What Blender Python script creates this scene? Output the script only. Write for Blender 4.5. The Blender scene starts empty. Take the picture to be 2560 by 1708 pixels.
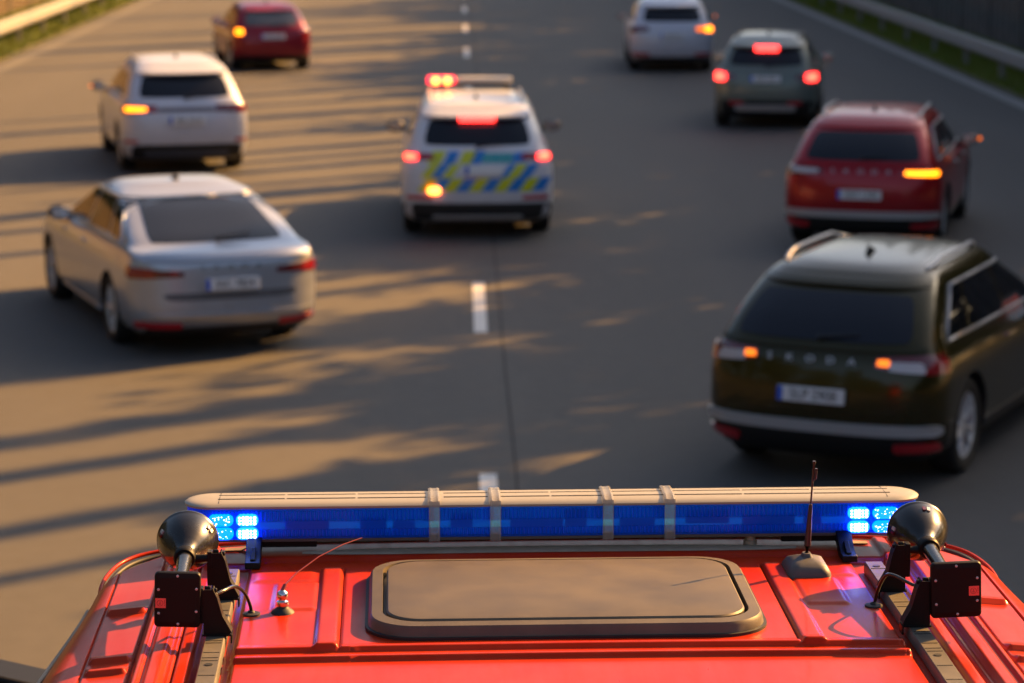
import bpy, bmesh, math, random
import numpy as np
from mathutils import Vector, Matrix

R = math.radians
rng = random.Random(7)
S = bpy.context.scene
COL = S.collection

# ------------------------------------------------------------------ camera
CAM_H = 4.6
cam_d = bpy.data.cameras.new('camera')
cam_d.lens = 93.7
cam_d.sensor_width = 36.0
cam_d.clip_end = 3000
cam_d.dof.use_dof = True
cam_d.dof.focus_distance = 5.62
cam_d.dof.aperture_fstop = 4.7
cam_d.dof.aperture_blades = 0
cam = bpy.data.objects.new('camera', cam_d)
COL.objects.link(cam)
cam.location = (0, 0, CAM_H)
cam.rotation_euler = (R(90 - 10.26), 0, R(-1.1675))
S.camera = cam

# ------------------------------------------------------------------ light
SUN = Vector((1.5, 1.1, 0.98)).normalized()
w = bpy.data.worlds.new('World'); S.world = w; w.use_nodes = True
nt = w.node_tree
bg = nt.nodes['Background']
sky = nt.nodes.new('ShaderNodeTexSky'); sky.sky_type = 'NISHITA'; sky.sun_disc = False
sky.sun_elevation = math.asin(SUN.z); sky.sun_rotation = math.atan2(SUN.x, SUN.y)
sky.air_density = 0.9; sky.dust_density = 4.0; sky.ozone_density = 0.8
nt.links.new(sky.outputs[0], bg.inputs[0]); bg.inputs[1].default_value = 0.052
sl = bpy.data.lights.new('sun', 'SUN'); sl.energy = 5.0; sl.angle = R(0.5); sl.color = (1.0, 0.49, 0.115)
so = bpy.data.objects.new('sun', sl); COL.objects.link(so)
so.rotation_euler = SUN.to_track_quat('Z', 'Y').to_euler()
so.location = (30, 20, 40)
S.view_settings.view_transform = 'Standard'; S.view_settings.look = 'None'
S.view_settings.gamma = 1.0; S.view_settings.exposure = 1.85
S.view_settings.use_curve_mapping = False
S.render.engine = 'CYCLES'
S.cycles.use_denoising = True
S.cycles.max_bounces = 8
S.cycles.transparent_max_bounces = 12

# ------------------------------------------------------------------ materials
MATS = {}
def mat(name, col=(.5, .5, .5), rough=.5, metal=0., coat=0., spec=.5, emit=None, estr=0., noise=None, bump=None, col2=None, flake=0):
    if name in MATS: return MATS[name]
    m = bpy.data.materials.new(name); m.use_nodes = True
    t = m.node_tree; b = t.nodes['Principled BSDF']
    b.inputs['Base Color'].default_value = (*col, 1); b.inputs['Roughness'].default_value = rough
    b.inputs['Metallic'].default_value = metal; b.inputs['Coat Weight'].default_value = coat
    b.inputs['Coat Roughness'].default_value = .04
    b.inputs['Specular IOR Level'].default_value = spec
    if emit: b.inputs['Emission Color'].default_value = (*emit, 1); b.inputs['Emission Strength'].default_value = estr
    if noise or bump:
        tc = t.nodes.new('ShaderNodeTexCoord')
    if noise:
        sc, lo, hi = noise
        n = t.nodes.new('ShaderNodeTexNoise'); n.inputs['Scale'].default_value = sc; n.inputs['Detail'].default_value = 6
        n.inputs['Roughness'].default_value = .65
        t.links.new(tc.outputs['Object'], n.inputs['Vector'])
        r = t.nodes.new('ShaderNodeValToRGB'); r.color_ramp.elements[0].position = lo; r.color_ramp.elements[1].position = hi
        r.color_ramp.elements[0].color = (*col, 1); r.color_ramp.elements[1].color = (*(col2 or tuple(c * 1.35 for c in col)), 1)
        t.links.new(n.outputs['Fac'], r.inputs[0]); t.links.new(r.outputs[0], b.inputs['Base Color'])
        rr = t.nodes.new('ShaderNodeMapRange'); rr.inputs[3].default_value = max(0, rough - .06); rr.inputs[4].default_value = min(1, rough + .1)
        t.links.new(n.outputs['Fac'], rr.inputs[0]); t.links.new(rr.outputs[0], b.inputs['Roughness'])
    if bump:
        sc, st, dist = bump
        n2 = t.nodes.new('ShaderNodeTexNoise'); n2.inputs['Scale'].default_value = sc; n2.inputs['Detail'].default_value = 4
        t.links.new(tc.outputs['Object'], n2.inputs['Vector'])
        bp = t.nodes.new('ShaderNodeBump'); bp.inputs['Strength'].default_value = st; bp.inputs['Distance'].default_value = dist
        t.links.new(n2.outputs['Fac'], bp.inputs['Height']); t.links.new(bp.outputs[0], b.inputs['Normal'])
    MATS[name] = m
    return m

def asphalt():
    m = bpy.data.materials.new('asphalt'); m.use_nodes = True; t = m.node_tree; b = t.nodes['Principled BSDF']
    tc = t.nodes.new('ShaderNodeTexCoord')
    def noise(scale, det, sx=1, sy=1):
        mp = t.nodes.new('ShaderNodeMapping'); mp.inputs['Scale'].default_value = (sx, sy, 1)
        n = t.nodes.new('ShaderNodeTexNoise'); n.inputs['Scale'].default_value = scale; n.inputs['Detail'].default_value = det
        t.links.new(tc.outputs['Object'], mp.inputs[0]); t.links.new(mp.outputs[0], n.inputs['Vector']); return n
    fine = noise(90, 4); big = noise(.5, 5, 1, .12); mid = noise(6, 5)
    r = t.nodes.new('ShaderNodeValToRGB'); e = r.color_ramp.elements
    e[0].position = .3; e[0].color = (.047, .0450, .0425, 1); e[1].position = .75; e[1].color = (.100, .0955, .090, 1)
    mx = t.nodes.new('ShaderNodeMath'); mx.operation = 'MULTIPLY_ADD'; mx.inputs[1].default_value = .45; 
    t.links.new(fine.outputs[0], mx.inputs[0])
    mx2 = t.nodes.new('ShaderNodeMath'); mx2.operation = 'MULTIPLY_ADD'; mx2.inputs[1].default_value = .35
    t.links.new(big.outputs[0], mx2.inputs[0])
    mx3 = t.nodes.new('ShaderNodeMath'); mx3.operation = 'MULTIPLY'; mx3.inputs[1].default_value = .22
    t.links.new(mid.outputs[0], mx3.inputs[0]); t.links.new(mx3.outputs[0], mx2.inputs[2]); t.links.new(mx2.outputs[0], mx.inputs[2])
    t.links.new(mx.outputs[0], r.inputs[0]); t.links.new(r.outputs[0], b.inputs['Base Color'])
    b.inputs['Roughness'].default_value = .82
    bp = t.nodes.new('ShaderNodeBump'); bp.inputs['Strength'].default_value = .4; bp.inputs['Distance'].default_value = .01
    t.links.new(fine.outputs[0], bp.inputs['Height']); t.links.new(bp.outputs[0], b.inputs['Normal'])
    return m

def glass_mat(name, col, rough=.03):
    return mat(name, col, rough, 0, .0, .35)

M_ASPH = asphalt()
M_PAINTLINE = mat('road_paint', (.72, .71, .68), .7, noise=(14, .35, .7), col2=(.55, .54, .51))
M_SEAM = mat('tar_seam', (.034, .034, .034), .95, spec=.1)
M_EDGE = mat('worn_edge_paint', (0.18, 0.1725, 0.165), .8, noise=(9, .3, .7), col2=(0.315, 0.3075, 0.2925))
M_GROUND = mat('earth', (0.06, 0.051, 0.03), .95, noise=(1.5, .3, .7), col2=(0.084, 0.072, 0.036))
M_VERGE = mat('verge_soil', (.11, .085, .035), .95, noise=(4, .3, .7), col2=(.08, .095, .02))
M_GRASS = mat('grass_blade', (.10, .165, .010), .7, noise=(3, .35, .7), col2=(.18, .21, .016))
M_STEEL = mat('galvanised_steel', (.25, .25, .245), .6, .1, noise=(12, .3, .7), col2=(.20, .20, .20))
M_WALLT = mat('timber_noise_wall', (0.186, 0.1364, 0.0806), .85, noise=(7, .3, .7), col2=(0.1364, 0.0992, 0.0558))
M_WALLG = mat('concrete_noise_wall', (.12, .117, .11), .9, noise=(3, .3, .7), col2=(.075, .072, .068))
M_LEAF = mat('leaf', (0.0315, 0.0525, 0.014), .6, noise=(2, .3, .7), col2=(0.0525, 0.07, 0.021))
M_NEEDLE = mat('conifer_needles', (0.021, 0.0385, 0.014), .65, noise=(2, .3, .7), col2=(0.0385, 0.056, 0.021))
M_BARK = mat('bark', (.09, .065, .045), .9, bump=(12, .6, .05))
M_TYRE = mat('tyre_rubber', (0.0108, 0.0108, 0.0108), .75)
M_BLACK = mat('black_plastic', (0.012, 0.012, 0.0126), .5, bump=(400, .15, .002))
M_DARKTRIM = mat('grey_trim_plastic', (0.02275, 0.02275, 0.02405), .55)
M_RIM = mat('alloy_rim', (.62, .62, .64), .3, .35)
M_HUB = mat('brake_hub', (.09, .085, .08), .6, .6)
M_GLASS = glass_mat('tinted_window', (0.0072, 0.0084, 0.012))
M_GLASS2 = glass_mat('rear_window', (0.012, 0.0138, 0.0204), .05)
M_CHROME = mat('chrome', (0.6375, 0.6375, 0.646), .18, 1.0)
M_SATIN = mat('satin_silver', (.50, .50, .51), .35, .35)
M_REDLENS = mat('red_lens', (.30, .01, .015), .12, 0, 1)
M_REDDARK = mat('dark_red_lens', (.12, .006, .01), .12, 0, 1)
M_CLEARLENS = mat('pale_lens', (.55, .5, .5), .15, 0, 1)
M_REFLECT = mat('red_reflector', (.45, .01, .02), .3, 0, 1)
M_BRAKE = mat('lit_brake_lamp', (.4, .02, .02), .3, emit=(1, .03, .025), estr=2.6)
M_BRAKEC = mat('lit_brake_core', (.4, .02, .02), .3, emit=(1, .07, .03), estr=2.48)
M_TURN = mat('lit_turn_signal', (.6, .25, .02), .3, emit=(1, .21, .005), estr=1.98)
M_TURNDIM = mat('lit_turn_signal_dim', (.6, .25, .02), .3, emit=(1, .17, .008), estr=0.6)
M_BEACON = mat('lit_red_beacon', (.6, .1, .05), .3, emit=(1, .15, .02), estr=4.96)
M_BEACONR = mat('lit_red_beacon_glow', (.6, .02, .03), .3, emit=(1, .02, .04), estr=1.55)
M_PLATE = mat('plate_white', (.74, .74, .75), .4)
M_PLATEBLUE = mat('plate_blue', (.02, .10, .55), .4)
M_INK = mat('plate_ink', (.02, .02, .02), .5)
M_DECBLUE = mat('reflective_blue', (.01, .20, .62), .35, 0, .3)
M_DECYEL = mat('reflective_yellow', (.58, .62, .01), .35, 0, .3)
M_DECTEAL = mat('reflective_teal', (.03, .34, .40), .35, 0, .3)
def paint(name, c, metal=.0, rough=.35):
    # glossy lacquer with a ragged film of road dirt thrown up over the lower panels
    m = mat(name, c, rough, metal, .5, .25); t = m.node_tree; b = t.nodes['Principled BSDF']
    tc = t.nodes.new('ShaderNodeTexCoord'); sx = t.nodes.new('ShaderNodeSeparateXYZ'); t.links.new(tc.outputs['Object'], sx.inputs[0])
    n = t.nodes.new('ShaderNodeTexNoise'); n.inputs['Scale'].default_value = 7; n.inputs['Detail'].default_value = 6; t.links.new(tc.outputs['Object'], n.inputs['Vector'])
    mr = t.nodes.new('ShaderNodeMapRange'); mr.inputs[1].default_value = .95; mr.inputs[2].default_value = .25; mr.inputs[3].default_value = 0; mr.inputs[4].default_value = .4
    t.links.new(sx.outputs[2], mr.inputs[0])
    mu = t.nodes.new('ShaderNodeMath'); mu.operation = 'MULTIPLY'; t.links.new(mr.outputs[0], mu.inputs[0]); t.links.new(n.outputs[0], mu.inputs[1])
    mx = t.nodes.new('ShaderNodeMixRGB'); mx.inputs[1].default_value = (*c, 1); mx.inputs[2].default_value = (.11, .095, .08, 1); t.links.new(mu.outputs[0], mx.inputs[0]); t.links.new(mx.outputs[0], b.inputs['Base Color'])
    rr = t.nodes.new('ShaderNodeMapRange'); rr.inputs[3].default_value = .5; rr.inputs[4].default_value = .1; t.links.new(mu.outputs[0], rr.inputs[0]); t.links.new(rr.outputs[0], b.inputs['Coat Weight'])
    return m
P_SILVER = paint('silver_paint', (.46, .495, .56), .5, .28)
P_WHITE = paint('white_paint', (.64, .655, .71), 0, .35)
P_PEARL = paint('pearl_white_paint', (.60, .62, .70), .1, .35)
P_RED = paint('red_paint', (.36, .004, .012), .3, .28)
P_REDC = paint('cherry_red_paint', (.28, .008, .022), .15, .3)
P_OLIVE = paint('olive_black_paint', (.034, .026, .003), .5, .24)
P_SAGE = paint('sage_grey_paint', (.16, .19, .17), .2, .35)

# ------------------------------------------------------------------ mesh helpers
class MB:
    def __init__(s): s.v = []; s.f = []; s.m = []
    def add(s, vs, fs, mi=0):
        o = len(s.v); s.v += [tuple(p) for p in vs]; s.f += [tuple(i + o for i in f) for f in fs]; s.m += [mi] * len(fs); return s
    def box(s, c, d, mi=0, M=None):
        x, y, z = (k / 2 for k in d)
        vs = [Vector((a * x, b * y, e * z)) for a in (-1, 1) for b in (-1, 1) for e in (-1, 1)]
        if M is not None: vs = [M @ p for p in vs]
        vs = [p + Vector(c) for p in vs]
        return s.add(vs, [(0, 1, 3, 2), (4, 6, 7, 5), (0, 4, 5, 1), (2, 3, 7, 6), (0, 2, 6, 4), (1, 5, 7, 3)], mi)
    def grid(s, P, mi=0, closed_u=False):
        nu = len(P); nv = len(P[0]); vs = [p for row in P for p in row]; fs = []
        for i in range(nu if closed_u else nu - 1):
            for j in range(nv - 1):
                a = i * nv + j; b = ((i + 1) % nu) * nv + j
                fs.append((a, b, b + 1, a + 1))
        return s.add(vs, fs, mi)
    def tube(s, path, rad, n=10, mi=0, cap=True):
        path = [Vector(p) for p in path]
        if not hasattr(rad, '__len__'): rad = [rad] * len(path)
        rows = []; ref = Vector((0, 0, 1))
        for i, p in enumerate(path):
            d = (path[min(i + 1, len(path) - 1)] - path[max(i - 1, 0)]).normalized()
            if abs(d.dot(ref)) > .95: ref = Vector((1, 0, 0))
            a = d.cross(ref).normalized(); b = d.cross(a).normalized(); ref = -b if b.z < 0 else b
            rows.append([p + (a * math.cos(t) + b * math.sin(t)) * rad[i] for t in (2 * math.pi * k / n for k in range(n))])
        o = len(s.v); s.v += [tuple(q) for r_ in rows for q in r_]
        for i in range(len(rows) - 1):
            for k in range(n):
                s.f.append((o + i * n + k, o + i * n + (k + 1) % n, o + (i + 1) * n + (k + 1) % n, o + (i + 1) * n + k)); s.m.append(mi)
        if cap:
            s.f.append(tuple(o + k for k in reversed(range(n)))); s.m.append(mi)
            s.f.append(tuple(o + (len(rows) - 1) * n + k for k in range(n))); s.m.append(mi)
        return s
    def lathe(s, prof, n=24, M=None, mi=0, closed=False):
        # prof: (radius, axial) ; axis = local Y
        M = M or Matrix.Identity(4); o = len(s.v)
        for r_, a in prof:
            for k in range(n):
                t = 2 * math.pi * k / n
                s.v.append(tuple(M @ Vector((r_ * math.cos(t), a, r_ * math.sin(t)))))
        L = len(prof)
        for i in range(L if closed else L - 1):
            for k in range(n):
                j = (i + 1) % L
                s.f.append((o + i * n + k, o + j * n + k, o + j * n + (k + 1) % n, o + i * n + (k + 1) % n)); s.m.append(mi)
        return s
    def prism(s, poly, depth, M=None, mi=0):
        # poly in local XZ, extruded along +Y by depth
        M = M or Matrix.Identity(4); n = len(poly)
        vs = [M @ Vector((x, 0, z)) for x, z in poly] + [M @ Vector((x, depth, z)) for x, z in poly]
        fs = [tuple(range(n)), tuple(reversed(range(n, 2 * n)))] + [(i, i + n, (i + 1) % n + n, (i + 1) % n) for i in range(n)]
        return s.add(vs, fs, mi)
    def mesh(s, name, mats, sharp=40):
        me = bpy.data.meshes.new(name); me.from_pydata(s.v, [], s.f)
        for m in (mats if isinstance(mats, (list, tuple)) else [mats]): me.materials.append(m)
        me.polygons.foreach_set('material_index', s.m)
        bm = bmesh.new(); bm.from_mesh(me); bmesh.ops.recalc_face_normals(bm, faces=bm.faces[:]); bm.to_mesh(me); bm.free()
        me.polygons.foreach_set('use_smooth', [True] * len(me.polygons))
        if sharp: me.set_sharp_from_angle(angle=R(sharp))
        me.update(); return me
    def build(s, name, mats, parent=None, sharp=40, bevel=0, seg=2):
        o = bpy.data.objects.new(name, s.mesh(name, mats, sharp)); COL.objects.link(o); o.parent = parent
        if bevel:
            b = o.modifiers.new('bevel', 'BEVEL'); b.width = bevel; b.segments = seg; b.limit_method = 'ANGLE'; b.angle_limit = R(35)
        return o

def tag(o, label, cat, group=None, kind=None):
    o['label'] = label; o['category'] = cat
    if group: o['group'] = group
    if kind: o['kind'] = kind
    return o
def empty(name, loc, rz=0):
    o = bpy.data.objects.new(name, None); COL.objects.link(o); o.location = loc; o.rotation_euler = (0, 0, rz); o.empty_display_size = .2
    return o
def structure(name, verts, faces, m):
    mb = MB(); mb.add(verts, faces); o = mb.build(name, m, None, 0); o['kind'] = 'structure'; return o
def sheet(name, x0, x1, y0, y1, z, m, nx=1, ny=1):
    mb = MB(); mb.grid([[(x0 + (x1 - x0) * i / nx, y0 + (y1 - y0) * j / ny, z) for j in range(ny + 1)] for i in range(nx + 1)])
    o = mb.build(name, m, None, 0); o['kind'] = 'structure'; return o
def text_mesh(txt, size, depth=.002):
    c = bpy.data.curves.new('t', 'FONT'); c.body = txt; c.size = size; c.extrude = depth; c.align_x = 'CENTER'; c.align_y = 'CENTER'
    c.resolution_u = 3
    o = bpy.data.objects.new('t', c); COL.objects.link(o)
    dg = bpy.context.evaluated_depsgraph_get(); dg.update()
    me = bpy.data.meshes.new_from_object(o.evaluated_get(dg)); bpy.data.objects.remove(o); bpy.data.curves.remove(c)
    return me
def place_text(name, txt, size, parent, m, M, sx=1.):
    me = text_mesh(txt, size); me.transform(M @ Matrix.Diagonal((sx, 1, 1, 1))); me.materials.clear(); me.materials.append(m)
    o = bpy.data.objects.new(name, me); COL.objects.link(o); o.parent = parent; return o
def smooth(a, b, x):
    t = np.clip((x - a) / (b - a), 0, 1); return t * t * (3 - 2 * t)

# ------------------------------------------------------------------ setting
sheet('ground', -600, 600, -300, 1500, -.02, M_GROUND)
sheet('road', -10.5, 11.0, -120, 900, 0, M_ASPH, 4, 40)
sheet('verge', -13.6, -10.5001, 0, 300, .012, M_VERGE)['kind'] = 'structure'
sheet('verge', 11.0001, 13.7, 0, 300, .012, M_VERGE)['kind'] = 'structure'
sheet('edge_line', -10.28, -9.98, -20, 500, .004, mat('dusty_edge_paint', (.10, .096, .09), .85, noise=(9, .3, .7), col2=(.14, .135, .125)), 1, 60)
sheet('edge_line', 10.56, 10.86, -20, 500, .004, M_EDGE, 1, 60)
for k in range(-2, 26):
    y0 = 25.9 + 9.3 * k
    sheet('lane_dash', .155, .285, y0, y0 + 3.15, .004, M_PAINTLINE, 1, 4)
mb = MB(); P = []
for i in range(200):
    y = 2 + i * .6; x = .43 + .004 * math.sin(y * .7)
    P.append([(x - .006, y, .004), (x + .006, y, .004)])
mb.grid(P); o = mb.build('road_seam', M_SEAM, None, 0); o['kind'] = 'structure'

# grass on both verges (one mass each side)
def grass(name, x0, x1, label):
    mb = MB()
    for i in range(40000):
        y = rng.uniform(40, 125); x = rng.uniform(x0, x1); h = rng.uniform(.05, .18); a = rng.uniform(0, 6.28); ww = .012 + .012 * rng.random()
        dx, dy = math.cos(a) * ww, math.sin(a) * ww; lx, ly = rng.uniform(-.07, .07), rng.uniform(-.07, .07)
        mb.add([(x - dx, y - dy, .012), (x + dx, y + dy, .012), (x + lx, y + ly, h)], [(0, 1, 2)])
    o = mb.build(name, M_GRASS, None, 0); tag(o, label, 'grass', kind='stuff')
grass('grass', -13.4, -10.62, 'sunlit yellow green grass along the left guardrail')
grass('grass', 11.08, 13.5, 'shaded olive grass along the right guardrail')

# guardrails
def guardrail(X, face, label):
    root = empty('guardrail', (X, 0, 0)); tag(root, label, 'guardrail')
    prof = [(0, .42), (.012, .43), (.07, .48), (.075, .52), (.015, .565), (.01, .585), (.015, .605), (.075, .65), (.07, .69), (.012, .74), (0, .75)]
    bm_ = None; pm_ = None
    for k in range(23):
        y0 = 36 + 4 * k
        if bm_ is None:
            mb = MB(); mb.grid([[(face * a, 0, z) for a, z in prof], [(face * a, 4.02, z) for a, z in prof]])
            mb.grid([[(face * a - face * .004, 0, z) for a, z in prof], [(face * a - face * .004, 4.02, z) for a, z in prof]])
            bm_ = mb.mesh('beam', M_STEEL, 50)
            mb = MB(); mb.box((-face * .10, 0, .36), (.10, .055, .74)); mb.box((-face * .03, 0, .585), (.07, .10, .24)); pm_ = mb.mesh('post', M_STEEL, 30)
        for n_, me in (('beam', bm_), ('post', pm_)):
            o = bpy.data.objects.new(n_, me); COL.objects.link(o); o.parent = root; o.location = (0, y0, .003 * (k % 2) if n_ == 'beam' else 0)
guardrail(-11.0, 1, 'sunlit steel guardrail along the left roadside')
guardrail(11.35, -1, 'shaded grey steel guardrail along the right roadside')

def noise_wall(X, face, m, h, label, rib):
    root = empty('noise_wall', (X, 0, 0)); tag(root, label, 'wall')
    P = []; n = int(4 / rib)
    for i in range(n):
        for t, d in ((0, 0), (.45, 0), (.5, .05), (.95, .05)):
            P.append((face * d, .08 + (3.84) * (i + t) / n))
    mb = MB(); mb.grid([[(x, y, 0), (x, y, h)] for x, y in P]); mb.box((-face * .06, 2, h / 2), (.1, 3.84, h)); pm = mb.mesh('panel', m, 30)
    mb = MB(); mb.box((0, 0, (h + .1) / 2), (.2, .16, h + .1)); sm = mb.mesh('post', M_WALLG, 30)
    for k in range(30):
        y0 = 30 + 4 * k
        for n_, me in (('panel', pm), ('post', sm)):
            o = bpy.data.objects.new(n_, me); COL.objects.link(o); o.parent = root; o.location = (0, y0, -.01)
noise_wall(-13.7, 1, M_WALLT, 3.2, 'sunlit tan noise wall beyond the left guardrail', .25)
noise_wall(14.0, -1, M_WALLG, 3.6, 'dark shaded noise wall beyond the right guardrail', .8)

# trees whose shade falls over the road
def leaf_tree(h, r, seed, n):
    g = random.Random(seed); tr = MB(); tr.tube([(0, 0, 0), (.1, .05, h * .4), (.05, -.1, h * .8)], [.2, .13, .04], 8)
    for k in range(9):
        a = g.uniform(0, 6.28); z = h * g.uniform(.25, .7); l = r * g.uniform(.5, .85)
        tr.tube([(0, 0, z), (math.cos(a) * l * .5, math.sin(a) * l * .5, z + l * .35), (math.cos(a) * l, math.sin(a) * l, z + l * .5)], [.07, .045, .015], 5)
    cr = MB(); cl = [(Vector((g.gauss(0, r * .42), g.gauss(0, r * .42), h * g.uniform(.12, .9))), g.uniform(.5, 1.1)) for _ in range(52)]
    for i in range(n):
        c, s_ = g.choice(cl); p = c + Vector((g.gauss(0, s_ * .55), g.gauss(0, s_ * .55), g.gauss(0, s_ * .5)))
        q = Vector((g.uniform(-1, 1), g.uniform(-1, 1), g.uniform(-1, 1))).normalized(); e = q.orthogonal().normalized(); f_ = q.cross(e); k = g.uniform(.10, .21)
        cr.add([p + e * k, p + f_ * k * .6, p - e * k, p - f_ * k * .6], [(0, 1, 2, 3)])
    return tr.mesh('trunk', M_BARK), cr.mesh('crown', M_LEAF, 0)
def conifer(h, r, seed, n):
    g = random.Random(seed); tr = MB(); tr.tube([(0, 0, 0), (0, 0, h * .97)], [.17, .015], 8); cr = MB()
    for i in range(n):
        t = g.random() ** .8; z = h * (.08 + .91 * t); a = g.uniform(0, 6.28)
        rad = r * (1 - t) ** .8 * (.75 + .25 * math.sin(z * 5 + 2 * math.sin(a * 3))) + .04
        d = rad * math.sqrt(g.random()); p = Vector((math.cos(a) * d, math.sin(a) * d, z - d * .3))
        out = Vector((math.cos(a), math.sin(a), -.35)).normalized(); s_ = Vector((-math.sin(a), math.cos(a), g.uniform(-.5, .5))); l = g.uniform(.12, .3)
        cr.add([p - s_ * l * .3, p + out * l, p + s_ * l * .3, p - out * l * .6], [(0, 1, 2, 3)])
    return tr.mesh('trunk', M_BARK), cr.mesh('crown', M_NEEDLE, 0)
def put_tree(name, meshes, x, y, s, rz, label, group):
    root = empty(name, (x, y, -.02), rz); root.scale = s; tag(root, label, 'tree', group)
    for n_, me in zip(('trunk', 'crown'), meshes):
        o = bpy.data.objects.new(n_, me); COL.objects.link(o); o.parent = root
trng = random.Random(9)
LT = [leaf_tree(11.0, 2.3, 11 + k, 9500) for k in range(3)]
CT = [conifer(15.0, 1.7, 41 + k, 5200) for k in range(3)]
k = 0; y = 20.5
while y < 124:
    put_tree('broadleaf_tree', LT[k % 3], 16.6 + trng.uniform(-.5, .7), y, (1, 1, 1.10 + trng.uniform(-.10, .10)), trng.uniform(0, 6.28),
             'dense broadleaf tree behind the right noise wall, shading the right half of the road', 'broadleaf trees behind the right wall')
    y += trng.uniform(2.5, 3.3); k += 1
y = -48.0
while y < 19:
    put_tree('broadleaf_tree', LT[k % 3], 17.6 + trng.uniform(-.5, .7), y, (1, 1, .82), trng.uniform(0, 6.28),
             'dense broadleaf tree behind the right noise wall, shading the right half of the road', 'broadleaf trees behind the right wall')
    y += 4.2; k += 1
y = -46.0
while y < 150:
    sc = trng.uniform(.9, 1.25)
    put_tree('broadleaf_tree', LT[k % 3], -18.0 + trng.uniform(-1.2, .8), y, (sc, sc, sc), trng.uniform(0, 6.28),
             'sunlit broadleaf tree behind the left noise wall', 'broadleaf trees behind the left wall')
    y += trng.uniform(3.6, 5.0); k += 1
# tall narrow conifers of uneven height, seldom evenly spaced
y = 24.0; i = 0
while y < 122:
    h = trng.choice((14.2, 15.4, 16.2, 17.0, 17.8, 18.6, 19.4)) + trng.uniform(-.3, .3) + (1.2 if y > 78 else 0); wx = trng.uniform(.38, .72)
    put_tree('narrow_conifer', CT[i % 3], 18.4 + trng.uniform(-.6, .6), y, (wx, wx, h / 15.0), trng.uniform(0, 6.28),
             'tall narrow conifer behind the right noise wall, throwing long shadow streaks', 'conifers behind the right wall')
    y += trng.choice((.9, 1.3, 1.7, 2.2, 3.2)); i += 1

# ------------------------------------------------------------------ cars
def mono(xs, ys):
    xs = np.array(xs, float); ys = np.array(ys, float); h = np.diff(xs); d = np.diff(ys) / h
    m = np.zeros(len(xs)); m[0] = d[0]; m[-1] = d[-1]
    for i in range(1, len(xs) - 1):
        m[i] = 0 if d[i - 1] * d[i] <= 0 else 2 * d[i - 1] * d[i] / (d[i - 1] + d[i])
    def f(x):
        x = min(max(x, xs[0]), xs[-1]); i = min(int(np.searchsorted(xs, x, 'right')) - 1, len(xs) - 2); t = (x - xs[i]) / h[i]
        return float(ys[i] * (1 + 2 * t) * (1 - t) ** 2 + h[i] * m[i] * t * (1 - t) ** 2 + ys[i + 1] * t * t * (3 - 2 * t) + h[i] * m[i + 1] * t * t * (t - 1))
    return f

WHEEL = {}
def wheel_meshes():
    if WHEEL: return WHEEL
    Rx = Matrix.Rotation(R(-90), 4, 'Z')     # lathe axis Y -> +X (outside)
    r, hw = .34, .115
    mb = MB(); mb.lathe([(.225, -hw * .8), (.25, -hw), (.31, -hw), (.332, -hw * .82), (r, -hw * .5), (r, 0), (r, hw * .5), (.332, hw * .82), (.31, hw), (.25, hw), (.225, hw * .8)], 36, Rx)
    WHEEL['tyre'] = mb.mesh('tyre', M_TYRE, 60)
    mb = MB(); mb.lathe([(.228, -hw * .8), (.215, -.06), (.205, .0), (.215, hw * .75), (.232, hw * .86), (.232, hw * .78)], 36, Rx)
    mb.lathe([(0.001, hw * .62), (.035, hw * .62), (.045, hw * .45), (.05, .0)], 16, Rx)
    for k in range(5):
        for da in (-.16, .16):
            a = 2 * math.pi * k / 5 + da; a2 = a + da * .6
            p0 = Vector((hw * .5, math.cos(a) * .035, math.sin(a) * .035)); p1 = Vector((hw * .72, math.cos(a2) * .222, math.sin(a2) * .222))
            mb.tube([p0, (p0 + p1) / 2 + Vector((.008, 0, 0)), p1], [.016, .014, .017], 6)
    WHEEL['rim'] = mb.mesh('rim', M_RIM, 35)
    mb = MB(); mb.lathe([(.001, .01), (.16, .01), (.16, -.02), (.2, -.03), (.2, -.09), (.001, -.09)], 24, Rx)
    WHEEL['hub'] = mb.mesh('wheel', M_HUB, 35)
    return WHEEL

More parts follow.
